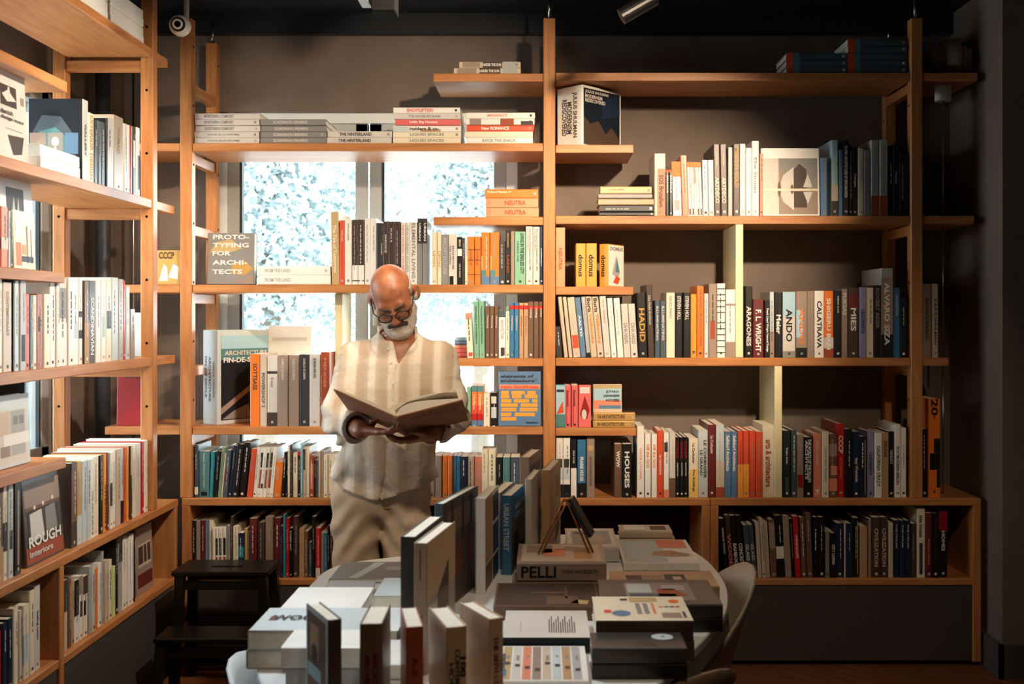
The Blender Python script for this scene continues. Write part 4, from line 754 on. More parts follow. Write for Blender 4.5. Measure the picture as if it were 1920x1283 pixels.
# ---------------------------------------------------------------- table
ZT = 0.73
ctrl = [(.358, 2.6), (.434, 2.77), (.50, 2.94), (.544, 3.16), (.557, 3.38), (.535, 3.65), (.45, 3.88), (.25, 4.0), (0, 3.98), (-.25, 3.83), (-.45, 3.66), (-.64, 3.545), (-.70, 3.43), (-.712, 3.25), (-.712, 2.9), (-.69, 2.6), (-.62, 2.36), (-.42, 2.12), (-.1, 2.05), (.18, 2.25)]
def catmull(P, n=5):
    out = []; m = len(P)
    for i in range(m):
        p0, p1, p2, p3 = (np.array(P[(i + k - 1) % m]) for k in range(4))
        for j in range(n):
            t = j / n; out.append(tuple(.5 * ((2 * p1) + (-p0 + p2) * t + (2 * p0 - 5 * p1 + 4 * p2 - p3) * t * t + (-p0 + 3 * p1 - 3 * p2 + p3) * t ** 3)))
    return out
tb = thing('display_table', (-.08, 3.05, 0), label='white pebble-shaped table covered with books', cat='table')
ring = catmull(ctrl); bm = bmesh.new(); rr = []
for off, z in ((-.02, ZT - .03), (0, ZT - .022), (0, ZT - .004), (-.004, ZT)):
    rr.append([bm.verts.new(((x + .08) * (1 + off), (y - 3.05) * (1 + off), z)) for x, y in ring])
n = len(ring)
for A, B in zip(rr, rr[1:]):
    for k in range(n): bm.faces.new((A[k], A[(k + 1) % n], B[(k + 1) % n], B[k]))
bm.faces.new(rr[0][::-1]); bm.faces.new(rr[-1]); bmesh.ops.recalc_face_normals(bm, faces=bm.faces)
new_obj('table_top', from_bm('table_top', bm), 'table_white', tb)
for x, y, dx, dy in ((.38, -.2, .16, -.06), (.3, .6, .12, .1), (-.42, .35, -.1, .1), (-.38, -.72, -.12, -.1)):
    tube('leg', [(x, y, ZT - .03), (x + dx, y + dy, 0)], [.034, .02], 'darkleg_z', tb, 12)
ins = [(x * .8, y * .8) for x, y in ((.38, -.2), (.3, .6), (-.42, .35), (-.38, -.72))]
for a, b_ in ((0, 2), (1, 3)): tube('crossbar', [(*ins[a], ZT - .05), (*ins[b_], ZT - .05)], .018, 'darkleg_z', tb, 8)

# shell chairs
def shell_chair(loc, rz, mat, label, bt=.80, legs='darkleg_z'):
    c = thing('shell_chair', loc, rz, label=label, cat='chair', group='shell chairs around the table')
    bm = bmesh.new(); nu, nv = 22, 12; G = []
    for i in range(nu + 1):
        a = -2.25 + 4.5 * i / nu          # angle around the sitter, 0 = straight back (+y)
        g = []
        top = .465 + (bt - .465) * max(0, math.cos(a * .92)) ** 1.15
        for j in range(nv + 1):
            t = j / nv; r = .04 + .12 * min(1, t * 1.7) ** .8 + .14 * t ** 1.5
            z = .425 + (top - .425) * max(0, (t - .42) / .58) ** 1.15 + .012 * (1 - t)
            g.append(bm.verts.new((math.sin(a) * r * 1.02, math.cos(a) * r * .98, z)))
        G.append(g)
    for i in range(nu):
        for j in range(nv): bm.faces.new((G[i][j], G[i + 1][j], G[i + 1][j + 1], G[i][j + 1]))
    f = [G[i][0] for i in range(nu + 1)]; bm.faces.new(f)
    # front lip of the seat
    cen = [bm.verts.new((x, -.24, .425)) for x in (-.16, -.05, .05, .16)]
    bm.faces.new([G[0][0]] + cen[::-1][::-1][0:0] + [G[0][nv // 2], cen[0], cen[1], cen[2], cen[3], G[nu][nv // 2], G[nu][0]])
    bmesh.ops.recalc_face_normals(bm, faces=bm.faces)
    s = new_obj('seat_shell', from_bm('seat_shell', bm, True), mat, c)
    md = s.modifiers.new('thickness', 'SOLIDIFY'); md.thickness = .008; md.offset = 0
    for sx in (-1, 1):
        for sy in (-1, 1): tube('leg', [(.10 * sx, .09 * sy, .415), (.21 * sx, .2 * sy, 0)], [.016, .011], legs, c)
    tube('crossbar', [(-.12, -.1, .37), (.12, .1, .37)], .007, 'black_metal', c, 6); tube('crossbar', [(.12, -.1, .37), (-.12, .1, .37)], .007, 'black_metal', c, 6)
    return c
shell_chair((.335, 3.20, 0), R(-88), 'shell_grey', 'grey shell chair at the right side of the table', .80)
shell_chair((.175, 2.665, 0), R(-140), 'shell_tan', 'brown shell chair tucked under the near right edge of the table', .73)
shell_chair((-.50, 2.72, 0), R(96), 'shell_white', 'white shell chair at the left side of the table', .685)

# ---------------------------------------------------------------- books on the table
def tflat(x0, x1, y0, y1, ztop, th, col, label, cover=(), ctext=(), titles=(), rz=0, bands=(), hard=True, rough=.3, name='book', spine='front'):
    """book lying on the table, front cover up; spine towards the camera (front) or to the left"""
    w = X = None
    cx, cy = (x0 + x1) / 2, (y0 + y1) / 2
    SEED[0] += 1
    if spine == 'left':
        wd, hh = x1 - x0, y1 - y0       # depth along +x, height along +y
        M = Matrix.Translation((cx, cy, ztop - th / 2)) @ Matrix.Rotation(R(rz), 4, 'Z') @ Matrix(((0, 1, 0, -wd / 2), (0, 0, 1, -hh / 2), (1, 0, 0, 0), (0, 0, 0, 1)))
        return book(M, th, wd, hh, col, label, cover=cover, ctext=ctext, titles=titles, bands=bands, hard=hard, scribble=False, rough=rough, seed=SEED[0], name=name)
    wd, hh = y1 - y0, x1 - x0
    M = Matrix.Translation((cx, cy, ztop - th / 2)) @ Matrix.Rotation(R(rz), 4, 'Z') @ Matrix(((0, 0, -1, hh / 2), (0, 1, 0, -wd / 2), (1, 0, 0, 0), (0, 0, 0, 1)))
    return book(M, th, wd, hh, col, label, cover=cover, ctext=ctext, titles=titles, bands=bands, hard=hard, scribble=False, rough=rough, seed=SEED[0], name=name)
# cover art for spine='left': u along +x, v along +y. For spine='front': u along +y, v along -x
def tstand(fx0, fx1, d0, bx1, d1, h, col, label, cover=(), ctext=(), titles=(), bands=(), rough=.25, side=1):
    """book standing on the table, spine to the camera; fx0..fx1 = spine in metres at depth d0, bx1 = right edge at depth d1"""
    w = fx1 - fx0; ang = math.atan2(-(bx1 - fx1), d1 - d0); dp = math.hypot(bx1 - fx1, d1 - d0); SEED[0] += 1
    M = Matrix.Translation(((fx0 + fx1) / 2, d0, ZT + .001)) @ Matrix.Rotation(ang, 4, 'Z')
    return book(M, w * math.cos(ang), dp, h, col, label, cover=cover, ctext=ctext, titles=titles, bands=bands, hard=True, scribble=False, rough=rough, seed=SEED[0], side=side)
# near row
tstand(-.442, -.408, 2.17, -.480, 2.30, .2, 'umber', 'small dark boxed book at the near left of the table row', side=-1, cover=[rect('mist', 0, 1, 0, 1), rect('brown', .08, .95, .03, .95, 1), rect('tan', .4, .8, .5, .85, 2), disc('umber', .6, .55, .15, .1, 3), rect('sky', .3, .9, .28, .42, 2)], titles=[('100', 'maroon', .3, .6, .4)])
tstand(-.370, -.325, 2.14, -.328, 2.28, .2, 'brown', 'brown spined thick paperback with red lettering in the near table row', titles=[('MODERN', 'maroon', .3, .9, .24, .2), ('ARCHITECTURE', 'maroon', .3, .98, .24, -.15)])
tstand(-.274, -.239, 2.12, -.271, 2.27, .2, 'rust', 'red spined thick paperback in the near table row', titles=[('A-Z', 'maroon', .3, .5, .3)])
tstand(-.195, -.151, 2.12, -.203, 2.27, .2, 'tan', 'tan spined volume with black lettering in the near table row', titles=[('100', 'black', .3, .5, .28, .3), ('CONTEMPORARY', 'charcoal', .22, .9, .26, .02), ('HOUSES', 'charcoal', .35, .8, .24, -.27)])
tstand(-.115, -.078, 2.18, -.150, 2.31, .2, 'tan', 'tan spined volume with red lettering at the right of the near row', titles=[('THE 20TH CENTURY', 'maroon', .18, .96, .34, -.05), ('100 YEARS', 'rust', .3, .96, .2, .3)])
# long middle row of standing books
tstand(-.338, -.301, 2.50, -.262, 2.77, .30, 'charcoal', 'grey plastic-wrapped book, leftmost of the tall table row')
tstand(-.298, -.266, 2.43, -.224, 2.69, .30, 'taupe', 'tan book with brown house picture on its cover in the table row', titles=[('2ND', 'umber', .55, .62, .4), ('', 'umber')], bands=[(.72, .95, 'maroon', .45, .55)], cover=[rect('tan', 0, 1, .55, 1), rect('brown', .35, .75, .1, .55, 1), poly('umber', [(.35, .55), (.75, .75), (.75, .55)], 1), rect('beige', .02, .35, .3, .5, 0)])
tstand(-.276 - .028, -.276, 2.94, -.201, 3.26, .30, 'slate', 'tall dark book with maroon photo cover in the table row', cover=[rect('umber', 0, 1, 0, 1), rect('maroon', .3, .5, .25, .55, 1), rect('maroon', .65, .85, .3, .6, 1), rect('brown', .1, .9, .68, .9, 1), rect('midnight', .2, .26, .66, .98, 2), rect('midnight', .5, .56, .6, .98, 2), rect('midnight', .75, .82, .66, .98, 2)])
tstand(-.203, -.173, 3.14, -.145, 3.40, .28, 'white', 'white-edged book with photo grid cover in the table row', cover=[rect('tan', .02, .5, .3, .98), rect('umber', .55, .98, .66, .95), rect('charcoal', .55, .98, .3, .62), rect('brown', .02, .5, .02, .28), rect('midnight', .55, .98, .02, .27)])
tstand(-.136, -.102, 3.37, -.062, 3.62, .25, 'blue', 'blue book with printed cover in the table row', titles=[('URBAN STREET', 'mist', .1, .7, .5)], cover=[rect('blue', 0, 1, .7, 1), rect('slate', 0, 1, 0, .7), rect('taupe', .5, .95, .3, .75, 1), rect('midnight', .05, .45, .05, .5, 1)], ctext=[('BEAUTY', 'pale', .2, .9, .82, .08), ('STREET', 'pale', .2, .9, .7, .08)])
tstand(-.062, -.04, 3.44, -.012, 3.68, .29, 'pale', 'plain pale grey book near the far end of the table row', ctext=[('me', 'silver', .4, .8, .45, .1)])
tstand(-.010, .020, 3.58, .06, 3.86, .30, 'tan', 'tan illustrated book at the far end of the table row', cover=[rect('beige', .3, .95, .05, .95), poly('brown', [(.4, .1), (.6, .5), (.9, .2)], 1), rect('gold', .5, .9, .6, .85, 1)])
tstand(-.085, -.05, 3.68, -.01, 3.92, .33, 'taupe', 'tall worn brown book farthest back in the table row', cover=[rect('brown', .1, .9, .2, .9)])
tstand(-.175, -.14, 3.45, -.1, 3.70, .245, 'taupe', 'grey-brown volume behind the blue book in the table row')
# left piles
tflat(-.686, -.42, 2.47, 2.66, ZT + .091, .045, 'mist', 'upper white book with slanted black title at the table left', ctext=[('WOOD', 'black', .12, .62, .52, .2)], spine='left', cover=[rect('maroon', .10, .16, .42, .62)])
tflat(-.690, -.42, 2.47, 2.655, ZT + .046, .045, 'silver', 'lower silvery book under the white titled book', spine='left')
tflat(-.665, -.46, 2.675, 2.885, ZT + .085, .045, 'white', 'upper white book behind the white titled book', spine='left')
tflat(-.665, -.46, 2.675, 2.885, ZT + .040, .04, 'white', 'lower white book behind the white titled book', spine='left')
tflat(-.575, -.40, 2.33, 2.462, ZT + .095, .047, 'white', 'upper white block book at the near left corner of the table', spine='front')
tflat(-.565, -.40, 2.332, 2.462, ZT + .048, .047, 'silver', 'lower grey block book at the near left corner of the table', spine='front')
tflat(-.44, -.345, 2.52, 2.72, ZT + .075, .036, 'white', 'upper white paperback between the table rows', spine='left')
tflat(-.385, -.275, 2.32, 2.50, ZT + .06, .03, 'white', 'white paperback lying behind the brown spined paperback', spine='left')
tflat(-.385, -.275, 2.32, 2.50, ZT + .03, .03, 'charcoal', 'dark paperback lying under the white one behind the near row', spine='left')
tflat(-.44, -.345, 2.52, 2.72, ZT + .039, .038, 'charcoal', 'lower dark paperback between the table rows', spine='left')
tflat(-.66, -.40, 3.27, 3.50, ZT + .012, .011, 'grey', 'glossy grey magazine with a pale diagonal strip at the far left', cover=[poly('mist', [(.22, .05), (.34, .05), (.55, .95), (.42, .95)]), rect('silver', .6, .9, .5, .7)], spine='left', hard=False, rough=.15)
tflat(-.47, -.33, 2.93, 3.13, ZT + .05, .04, 'mist', 'small bluish book left of the maroon photo book', spine='left')
tflat(-.43, -.30, 3.22, 3.42, ZT + .06, .046, 'pale', 'small pale book beside the glossy grey magazine', spine='left')
tflat(-.64, -.50, 2.94, 3.18, ZT + .03, .028, 'silver', 'flat silver book between white books and grey magazine', spine='left')
# right piles
tflat(-.08, .183, 3.12, 3.38, ZT + .097, .055, 'taupe', 'thick grey monograph with a black title on its spine', titles=[('PELLI', 'black', .05, .44, .62), ('WORKS AND PROJECTS', 'umber', .5, .9, .25)], cover=[rect('beige', .05, .95, .05, .95), rect('salmon', .3, .7, .45, .7, 1), rect('gold', .2, .6, .15, .35, 1), rect('taupe', .5, .9, .6, .9, 1)], rough=.15)
tflat(-.085, .183, 3.12, 3.38, ZT + .041, .04, 'brown', 'brown book under the thick grey monograph')
tflat(-.136, .151, 2.865, 3.11, ZT + .04, .039, 'brown', 'glossy dark brown photo book in front of the grey monograph', cover=[rect('umber', .02, .98, .02, .98), rect('brown', .3, .85, .3, .32, 1), rect('taupe', .55, .57, .3, .65, 1), rect('brown', .05, .4, .2, .5, 1), poly('sand', [(.05, .12), (.2, .1), (.25, .22), (.1, .28)], 1)], rough=.15)
tl = [rect('charcoal', .12 + .0 * k, .72, .62 - .035 * k - .008 + .0, .62 - .035 * k, 1) for k in range(0)]
lines = [rect('charcoal', .15, .15 + .62 * (.8 + .2 * math.sin(k * 2.1)), .46 - k * .027, .472 - k * .027, 1) for k in range(12)]
tflat(-.10, .112, 2.585, 2.82, ZT + .04, .038, 'pale', 'pale book with columns of small print lying face down', cover=lines + [rect('taupe', .2, .55, .8, .806, 1)], bands=[(0, 1, 'midnight')])
stripes = []
for k in range(9):
    a = .06 + k * .1; stripes.append(rect(['silver', 'tan', 'mist', 'beige', 'taupe', 'salmon', 'pale', 'sand', 'mist'][k], .03, .97, a, a + .085))
    stripes.append(rect('charcoal', .25 + .06 * (k % 4), .33 + .06 * (k % 4), a + .01, a + .06, 1)); stripes.append(rect('grey', .55 + .05 * (k % 3), .70, a + .02, a + .05, 1))
tflat(-.13, .098, 2.33, 2.575, ZT + .022, .02, 'white', 'colourful striped magazine at the near centre of the table', cover=stripes + [rect('slate', .3, .75, .82, .97, 2), rect('steel_blue', .1, .3, .8, .97, 2)], hard=False, rough=.2)
tflat(.255, .50, 3.42, 3.77, ZT + .028, .027, 'white', 'white magazine with a pointing hand picture at the table right', cover=[rect('mist', .03, .97, .4, .97), poly('tan', [(.25, .1), (.35, .08), (.5, .3), (.45, .55), (.3, .58), (.25, .4)], 1), poly('taupe', [(.3, .02), (.42, .3), (.35, .35)], 2), rect('salmon', .6, .97, .05, .45, 1)])
tflat(.27, .455, 3.78, 3.90, ZT + .055, .025, 'beige', 'upper small patterned book at the far right of the table', cover=[rect('umber', .2, .8, .1, .4), rect('white', .2, .9, .5, .9)])
tflat(.27, .465, 3.78, 3.90, ZT + .03, .029, 'tan', 'lower small patterned book at the far right of the table')
tflat(.075, .25, 3.54, 3.86, ZT + .05, .048, 'pale', 'white framed art book behind the easel', cover=[rect('white', .05, .95, .04, .96), rect('silver', .15, .85, .12, .88, 1), poly('beige', [(.3, .2), (.6, .3), (.7, .6), (.4, .8), (.25, .5)], 2), poly('slate', [(.6, .5), (.8, .8), (.7, .85)], 2)], rough=.15)
tflat(.195, .50, 3.035, 3.215, ZT + .05, .048, 'tan', 'tan book with picture strip between white magazine and dark album', cover=[rect('umber', .15, .7, .7, .85), rect('taupe', .15, .7, .5, .7), rect('charcoal', .2, .75, .28, .48), rect('beige', .3, .6, .32, .4, 1)])
tflat(.152, .463, 2.76, 3.022, ZT + .072, .036, 'charcoal', 'upper dark art album with landscape painting', cover=[rect('grey', .15, .85, .2, .78), rect('mist', .45, .8, .55, .76, 1), rect('slate', .2, .4, .35, .75, 1), poly('rust', [(.3, .25), (.6, .35), (.6, .5), (.3, .5)], 1), rect('silver', .55, .75, .25, .45, 1)], rough=.2)
tflat(.152, .463, 2.76, 3.022, ZT + .036, .035, 'black', 'lower black album under the landscape art album')
tflat(.123, .354, 2.525, 2.74, ZT + .098, .047, 'cream', 'upper cream book with a collage of small drawings', cover=[disc('steel_blue', .28, .72, .12, .1), disc('orange', .78, .12, .08, .06), rect('vermilion', .3, .42, .82, .9), rect('grey', .25, .7, .42, .47), rect('grey', .25, .7, .5, .55), rect('salmon', .25, .7, .35, .38), disc('orange', .55, .28, .03, .025), disc('blue', .55, .22, .03, .025), disc('charcoal', .55, .16, .03, .025), disc('red', .55, .1, .03, .025), rect('taupe', .1, .3, .1, .3), rect('charcoal', .1, .35, .05, .08), rect('sand', .75, .95, .3, .6), rect('umber', .82, .9, .62, .7)], bands=[(0, 1, 'umber')])
tflat(.125, .356, 2.525, 2.74, ZT + .050, .049, 'umber', 'lower brown book under the collage book')
tflat(.108, .322, 2.40, 2.517, ZT + .072, .036, 'charcoal', 'upper dark grey book with a pale oval label', cover=[disc('mist', .7, .22, .2, .12), poly('umber', [(.1, .3), (.35, .35), (.4, .5), (.2, .55)]), rect('slate', .66, .76, .2, .23, 1)], titles=[('THE LIVING EDGE', 'brown', .1, .5, .3)], rough=.2)
tflat(.108, .322, 2.40, 2.517, ZT + .036, .035, 'black', 'lower black book under the oval label book', titles=[('THE LIVING EDGE', 'umber', .1, .5, .3)])
# easel on the monograph
ez = ZT + .098; es = thing('display_easel', (0, 0, ez), label='small folding bronze easel standing on the thick grey monograph', cat='easel')
es.location = (.06, 3.25, ez)
dE = 3.25
apx = (X2(1063, dE) - .06, 0, Z2(938, dE) - ez)
for dx in (-.006, .006):
    tube('leg', [(X2(1013, dE) - .06 + dx, -.03 + dx, .003), (apx[0] - .004 + dx, 0, apx[2])], .0032, 'bronze', es, 6)
    tube('leg', [(X2(1108, dE) - .06 + dx, -.02 + dx, .003), (apx[0] + .004 + dx, 0, apx[2])], .0032, 'bronze', es, 6)
bm = bmesh.new(); a = Vector((apx[0] + .006, 0, apx[2])); b_ = Vector((X2(1105, dE) - .06, -.004, .03))
V = [bm.verts.new(p) for p in (a + Vector((-.004, -.012, 0)), b_ + Vector((-.004, -.012, .018)), b_ + Vector((.008, .04, .024)), a + Vector((.008, .04, .006)), a + Vector((.006, -.012, .002)), b_ + Vector((.006, -.012, .020)), b_ + Vector((.018, .04, .026)), a + Vector((.018, .04, .008)))]
for f in ((0, 1, 2, 3), (7, 6, 5, 4), (0, 4, 5, 1), (1, 5, 6, 2), (2, 6, 7, 3), (3, 7, 4, 0)): bm.faces.new([V[i] for i in f])
bmesh.ops.recalc_face_normals(bm, faces=bm.faces); new_obj('back_board', from_bm('back_board', bm), 'black_metal', es)
tube('hinge', [(apx[0] - .012, 0, apx[2]), (apx[0] + .012, 0, apx[2])], .005, 'bronze', es)
# ---------------------------------------------------------------- the reading man: bodies grown as smooth distance fields
class Field:
    def __init__(s, lo, hi, h):
        s.lo = np.array(lo, float); s.h = h; s.n = np.ceil((np.array(hi) - s.lo) / h).astype(int) + 1
        s.F = np.full(s.n, 1.0, np.float32)
    def region(s, lo, hi):
        a = np.clip(np.floor((np.array(lo) - s.lo) / s.h).astype(int), 0, s.n - 1); b = np.clip(np.ceil((np.array(hi) - s.lo) / s.h).astype(int) + 1, 1, s.n)
        sl = tuple(slice(i, j) for i, j in zip(a, b))
        g = [s.lo[i] + s.h * np.arange(a[i], b[i], dtype=np.float32) for i in range(3)]
        X, Y, Z = np.meshgrid(*g, indexing='ij'); return sl, X.astype(np.float32), Y.astype(np.float32), Z.astype(np.float32)
    def add(s, fn, lo, hi, k=.02):
        sl, X, Y, Z = s.region(lo, hi); d = fn(X, Y, Z); A = s.F[sl]
        h = np.maximum(k - np.abs(A - d), 0) / k; s.F[sl] = np.minimum(A, d) - h * h * k * .25
    def cut(s, fn, lo, hi, k=.006):
        sl, X, Y, Z = s.region(lo, hi); d = -fn(X, Y, Z); A = s.F[sl]
        h = np.maximum(k - np.abs(A - d), 0) / k; s.F[sl] = np.maximum(A, d) + h * h * k * .25
    def capsule(s, a, b, ra, rb, k=.02):
        a, b = np.array(a, float), np.array(b, float); m = max(ra, rb) + k + .02
        s.add(lambda X, Y, Z: cap(X, Y, Z, a, b, ra, rb), np.minimum(a, b) - m, np.maximum(a, b) + m, k)
    def mesh(s, name, smooth_it=1):
        F = s.F; S0 = F < 0
        c = [S0[i:F.shape[0] - 1 + i, j:F.shape[1] - 1 + j, k:F.shape[2] - 1 + k] for i in (0, 1) for j in (0, 1) for k in (0, 1)]
        cnt = sum(x.astype(np.int8) for x in c); mask = (cnt > 0) & (cnt < 8)
        I = np.argwhere(mask); idx = -np.ones(mask.shape, np.int32); idx[mask] = np.arange(len(I))
        acc = np.zeros((len(I), 3)); num = np.zeros(len(I))
        offs = [(i, j, k) for i in (0, 1) for j in (0, 1) for k in (0, 1)]
        vals = {o: F[I[:, 0] + o[0], I[:, 1] + o[1], I[:, 2] + o[2]] for o in offs}
        for o in offs:
            for ax in range(3):
                if o[ax] == 0:
                    q = list(o); q[ax] = 1; q = tuple(q); a, b = vals[o], vals[q]; cr = (a < 0) != (b < 0)
                    t = np.where(cr, a / np.where(cr, a - b, 1), 0); p = np.array(o, float)[None] + np.zeros((len(I), 3)); p[:, ax] += t
                    acc[cr] += p[cr]; num[cr] += 1
        V = s.lo + s.h * (I + acc / num[:, None])
        Q = []
        for ax in range(3):
            u, v = [(1, 2), (2, 0), (0, 1)][ax]
            A = S0[tuple(slice(0, -1) if i == ax else slice(1, -1) for i in range(3))]; B = S0[tuple(slice(1, None) if i == ax else slice(1, -1) for i in range(3))]
            E = np.argwhere(A != B); sg = A[A != B]; base = E.copy(); base[:, u] += 1; base[:, v] += 1
            def at(du, dv):
                q = base.copy(); q[:, u] -= du; q[:, v] -= dv; return idx[q[:, 0], q[:, 1], q[:, 2]]
            f = np.stack([at(1, 1), at(0, 1), at(0, 0), at(1, 0)], 1); f[~sg] = f[~sg][:, ::-1]; Q.append(f)
        Q = np.concatenate(Q); Q = Q[(Q >= 0).all(1)]
        for _ in range(smooth_it):
            nb = np.zeros_like(V); dg = np.zeros(len(V))
            for a, b in ((0, 1), (1, 2), (2, 3), (3, 0)):
                np.add.at(nb, Q[:, a], V[Q[:, b]]); np.add.at(nb, Q[:, b], V[Q[:, a]]); np.add.at(dg, Q[:, a], 1); np.add.at(dg, Q[:, b], 1)
            V = V * .5 + .5 * nb / np.maximum(dg, 1)[:, None]
        me = bpy.data.meshes.new(name); me.vertices.add(len(V)); me.vertices.foreach_set('co', V.astype(np.float32).ravel())
        me.loops.add(len(Q) * 4); me.loops.foreach_set('vertex_index', Q.astype(np.int32).ravel())
        me.polygons.add(len(Q)); me.polygons.foreach_set('loop_start', np.arange(0, len(Q) * 4, 4, dtype=np.int32))
        me.update(calc_edges=True); me.validate()
        me.polygons.foreach_set('use_smooth', np.ones(len(me.polygons), bool))
        return me
def cap(X, Y, Z, a, b, ra, rb):
    ab = b - a; L2 = float(ab @ ab) + 1e-9
    t = np.clip(((X - a[0]) * ab[0] + (Y - a[1]) * ab[1] + (Z - a[2]) * ab[2]) / L2, 0, 1)
    return np.sqrt((X - a[0] - t * ab[0]) ** 2 + (Y - a[1] - t * ab[1]) ** 2 + (Z - a[2] - t * ab[2]) ** 2) - (ra + (rb - ra) * t)
def ell(X, Y, Z, c, r):
    q = np.sqrt(((X - c[0]) / r[0]) ** 2 + ((Y - c[1]) / r[1]) ** 2 + ((Z - c[2]) / r[2]) ** 2); return (q - 1) * min(r)
def prof(Z, tab):
    zs = [t[0] for t in tab]; return [np.interp(Z, zs, [t[i] for t in tab]).astype(np.float32) for i in range(1, len(tab[0]))]
def lump(X, Y, Z, seed, n=7, lo=.05, hi=.12, stretch=(1, 1, 1)):
    rng = np.random.RandomState(seed); o = 0
    for i in range(n):
        d = rng.normal(size=3); d /= np.linalg.norm(d); d = d / np.array(stretch); w = 2 * math.pi / rng.uniform(lo, hi)
        ph = rng.uniform(0, 6.28); base = w * (X * d[0] + Y * d[1] + Z * d[2]) + ph
        o = o + np.sin(base + 1.3 * np.sin(base * .37 + ph))
    return o / n
HX, HY = -.575, 4.10
man = thing('person', (HX, HY, 0), label='person in pale striped linen shirt, trousers and glasses standing and reading', cat='person')
# head frame
HC = np.array([.002, -.055, 1.622]); HM = np.array(Matrix.Rotation(R(38), 3, 'X') @ Matrix.Rotation(R(-10), 3, 'Y') @ Matrix.Rotation(R(7), 3, 'Z')); HS = .985
def hw(p): return HC + HM @ (np.array(p, float) * HS)
def inhead(fn):
    def g(X, Y, Z):
        x, y, z = X - HC[0], Y - HC[1], Z - HC[2]; Mi = HM.T / HS
        return fn(Mi[0, 0] * x + Mi[0, 1] * y + Mi[0, 2] * z, Mi[1, 0] * x + Mi[1, 1] * y + Mi[1, 2] * z, Mi[2, 0] * x + Mi[2, 1] * y + Mi[2, 2] * z) * HS
    return g
hlo, hhi = HC - .19, HC + .19
def head_prims(f):
    A = lambda fn, k: f.add(inhead(fn), hlo, hhi, k)
    v = lambda *p: np.array(p, float)
    A(lambda x, y, z: ell(x, y, z, (0, .012, .034), (.077, .098, .088)), .02)
    A(lambda x, y, z: ell(x, y, z, (0, -.042, -.03), (.061, .054, .088)), .03)
    for s in (-1, 1):
        A(lambda x, y, z: cap(x, y, z, v(s * .05, .0, -.07), v(s * .012, -.074, -.104), .026, .024), .03)
        A(lambda x, y, z: ell(x, y, z, (s * .044, -.066, -.024), (.024, .022, .024)), .02)
    A(lambda x, y, z: cap(x, y, z, v(-.034, -.082, .014), v(.034, -.082, .014), .0125, .0125), .022)
    for s in (-1, 1):
        f.cut(inhead(lambda x, y, z: ell(x, y, z, (s * .032, -.106, -.008), (.018, .016, .014))), hlo, hhi, .012)
        A(lambda x, y, z: ell(x, y, z, (s * .032, -.084, -.009), (.0125, .0115, .0115)), .004)
    A(lambda x, y, z: cap(x, y, z, v(0, -.096, .004), v(0, -.117, -.036), .010, .0145), .010)
    for s in (-1, 1): A(lambda x, y, z: ell(x, y, z, (s * .0125, -.106, -.042), (.010, .012, .009)), .006)
    A(lambda x, y, z: cap(x, y, z, v(-.02, -.094, -.070), v(.02, -.094, -.070), .008, .008), .008)
    for s in (-1, 1):
        A(lambda x, y, z: ell(x - s * .45 * (y - .012), y, z + .25 * (y - .012), (s * .088, .014, -.010), (.012, .023, .036)), .010)
        f.cut(inhead(lambda x, y, z: ell(x, y, z, (s * .104, .010, -.006), (.009, .012, .022))), hlo, hhi, .005)
body = Field((-.36, -.52, -.0), (.40, .26, 1.80), .0042)
head_prims(body)
body.capsule(hw((0, .03, -.05)), (.012, .025, 1.40), .058, .066, .03)
TT = [(.80, -.05, 0, .165, .105), (.95, -.045, 0, .160, .105), (1.15, -.01, .0, .165, .105), (1.30, .008, .01, .170, .106), (1.38, .012, .015, .155, .096), (1.44, .012, .02, .10, .07), (1.50, .012, .02, .05, .05)]
def torso(tab, z0, z1, grow=0):
    def g(X, Y, Z):
        cx, cy, a, b = prof(Z, tab); a = a + grow; b = b + grow
        q = np.sqrt(((X - cx) / a) ** 2 + ((Y - cy) / b) ** 2); d = (q - 1) * np.minimum(a, b)
        return np.maximum(d, np.maximum(z0 - Z, Z - z1))
    return g
body.add(torso(TT, .82, 1.47), (-.3, -.2, .78), (.3, .2, 1.52), .03)
SHL, ELL_, WRL = (-.152, .015, 1.385), (-.196, -.075, 1.165), (-.075, -.305, 1.142)
SHR, ELR, WRR = (.172, .015, 1.385), (.226, -.07, 1.175), (.165, -.255, 1.118)
for a, e, w_ in ((SHL, ELL_, WRL), (SHR, ELR, WRR)):
    body.capsule(a, e, .050, .041, .03); body.capsule(e, w_, .043, .032, .02)
def hand(w, palm_end, across, curl_up, thumb_dir, flen=1.0):
    """w wrist, palm_end knuckle line centre, across unit vector along the knuckles, curl_up direction fingers bend to"""
    w, pe, ac, cu, td = (np.array(q, float) for q in (w, palm_end, across, curl_up, thumb_dir)); fw = (pe - w) / np.linalg.norm(pe - w)
    for k in (-.026, -.009, .009, .026): body.capsule(w + ac * k * .6 + fw * .01, pe + ac * k, .014, .0115, .012)
    for k, l in zip((-.029, -.0095, .0105, .029), (.060, .073, .077, .068)):
        p = pe + ac * k; l *= flen
        for seg, (fr_, up, r0, r1) in enumerate(((.45, .12, .0098, .0092), (.32, .45, .0092, .0085), (.25, .8, .0085, .0075))):
            dr = fw + cu * up; dr /= np.linalg.norm(dr); q = p + dr * l * fr_ + ac * k * .06; body.capsule(p, q, r0, r1, .004); p = q
    p = w + fw * .022 + ac * (-.026 if td @ ac < 0 else .026)
    q = p + td * .034 + fw * .016; body.capsule(p, q, .013, .0115, .008); r_ = q + td * .012 + fw * .028 + cu * .006; body.capsule(q, r_, .0105, .009, .004)
hand(WRL, (.005, -.345, 1.140), (-.25, -.95, .1), (.1, 0, 1), (-.1, .55, .8), 1.05)
hand(WRR, (.090, -.29, 1.106), (.2, -.97, 0), (-.1, 0, 1), (.2, -.8, .5), 1.0)
PXC = -.05
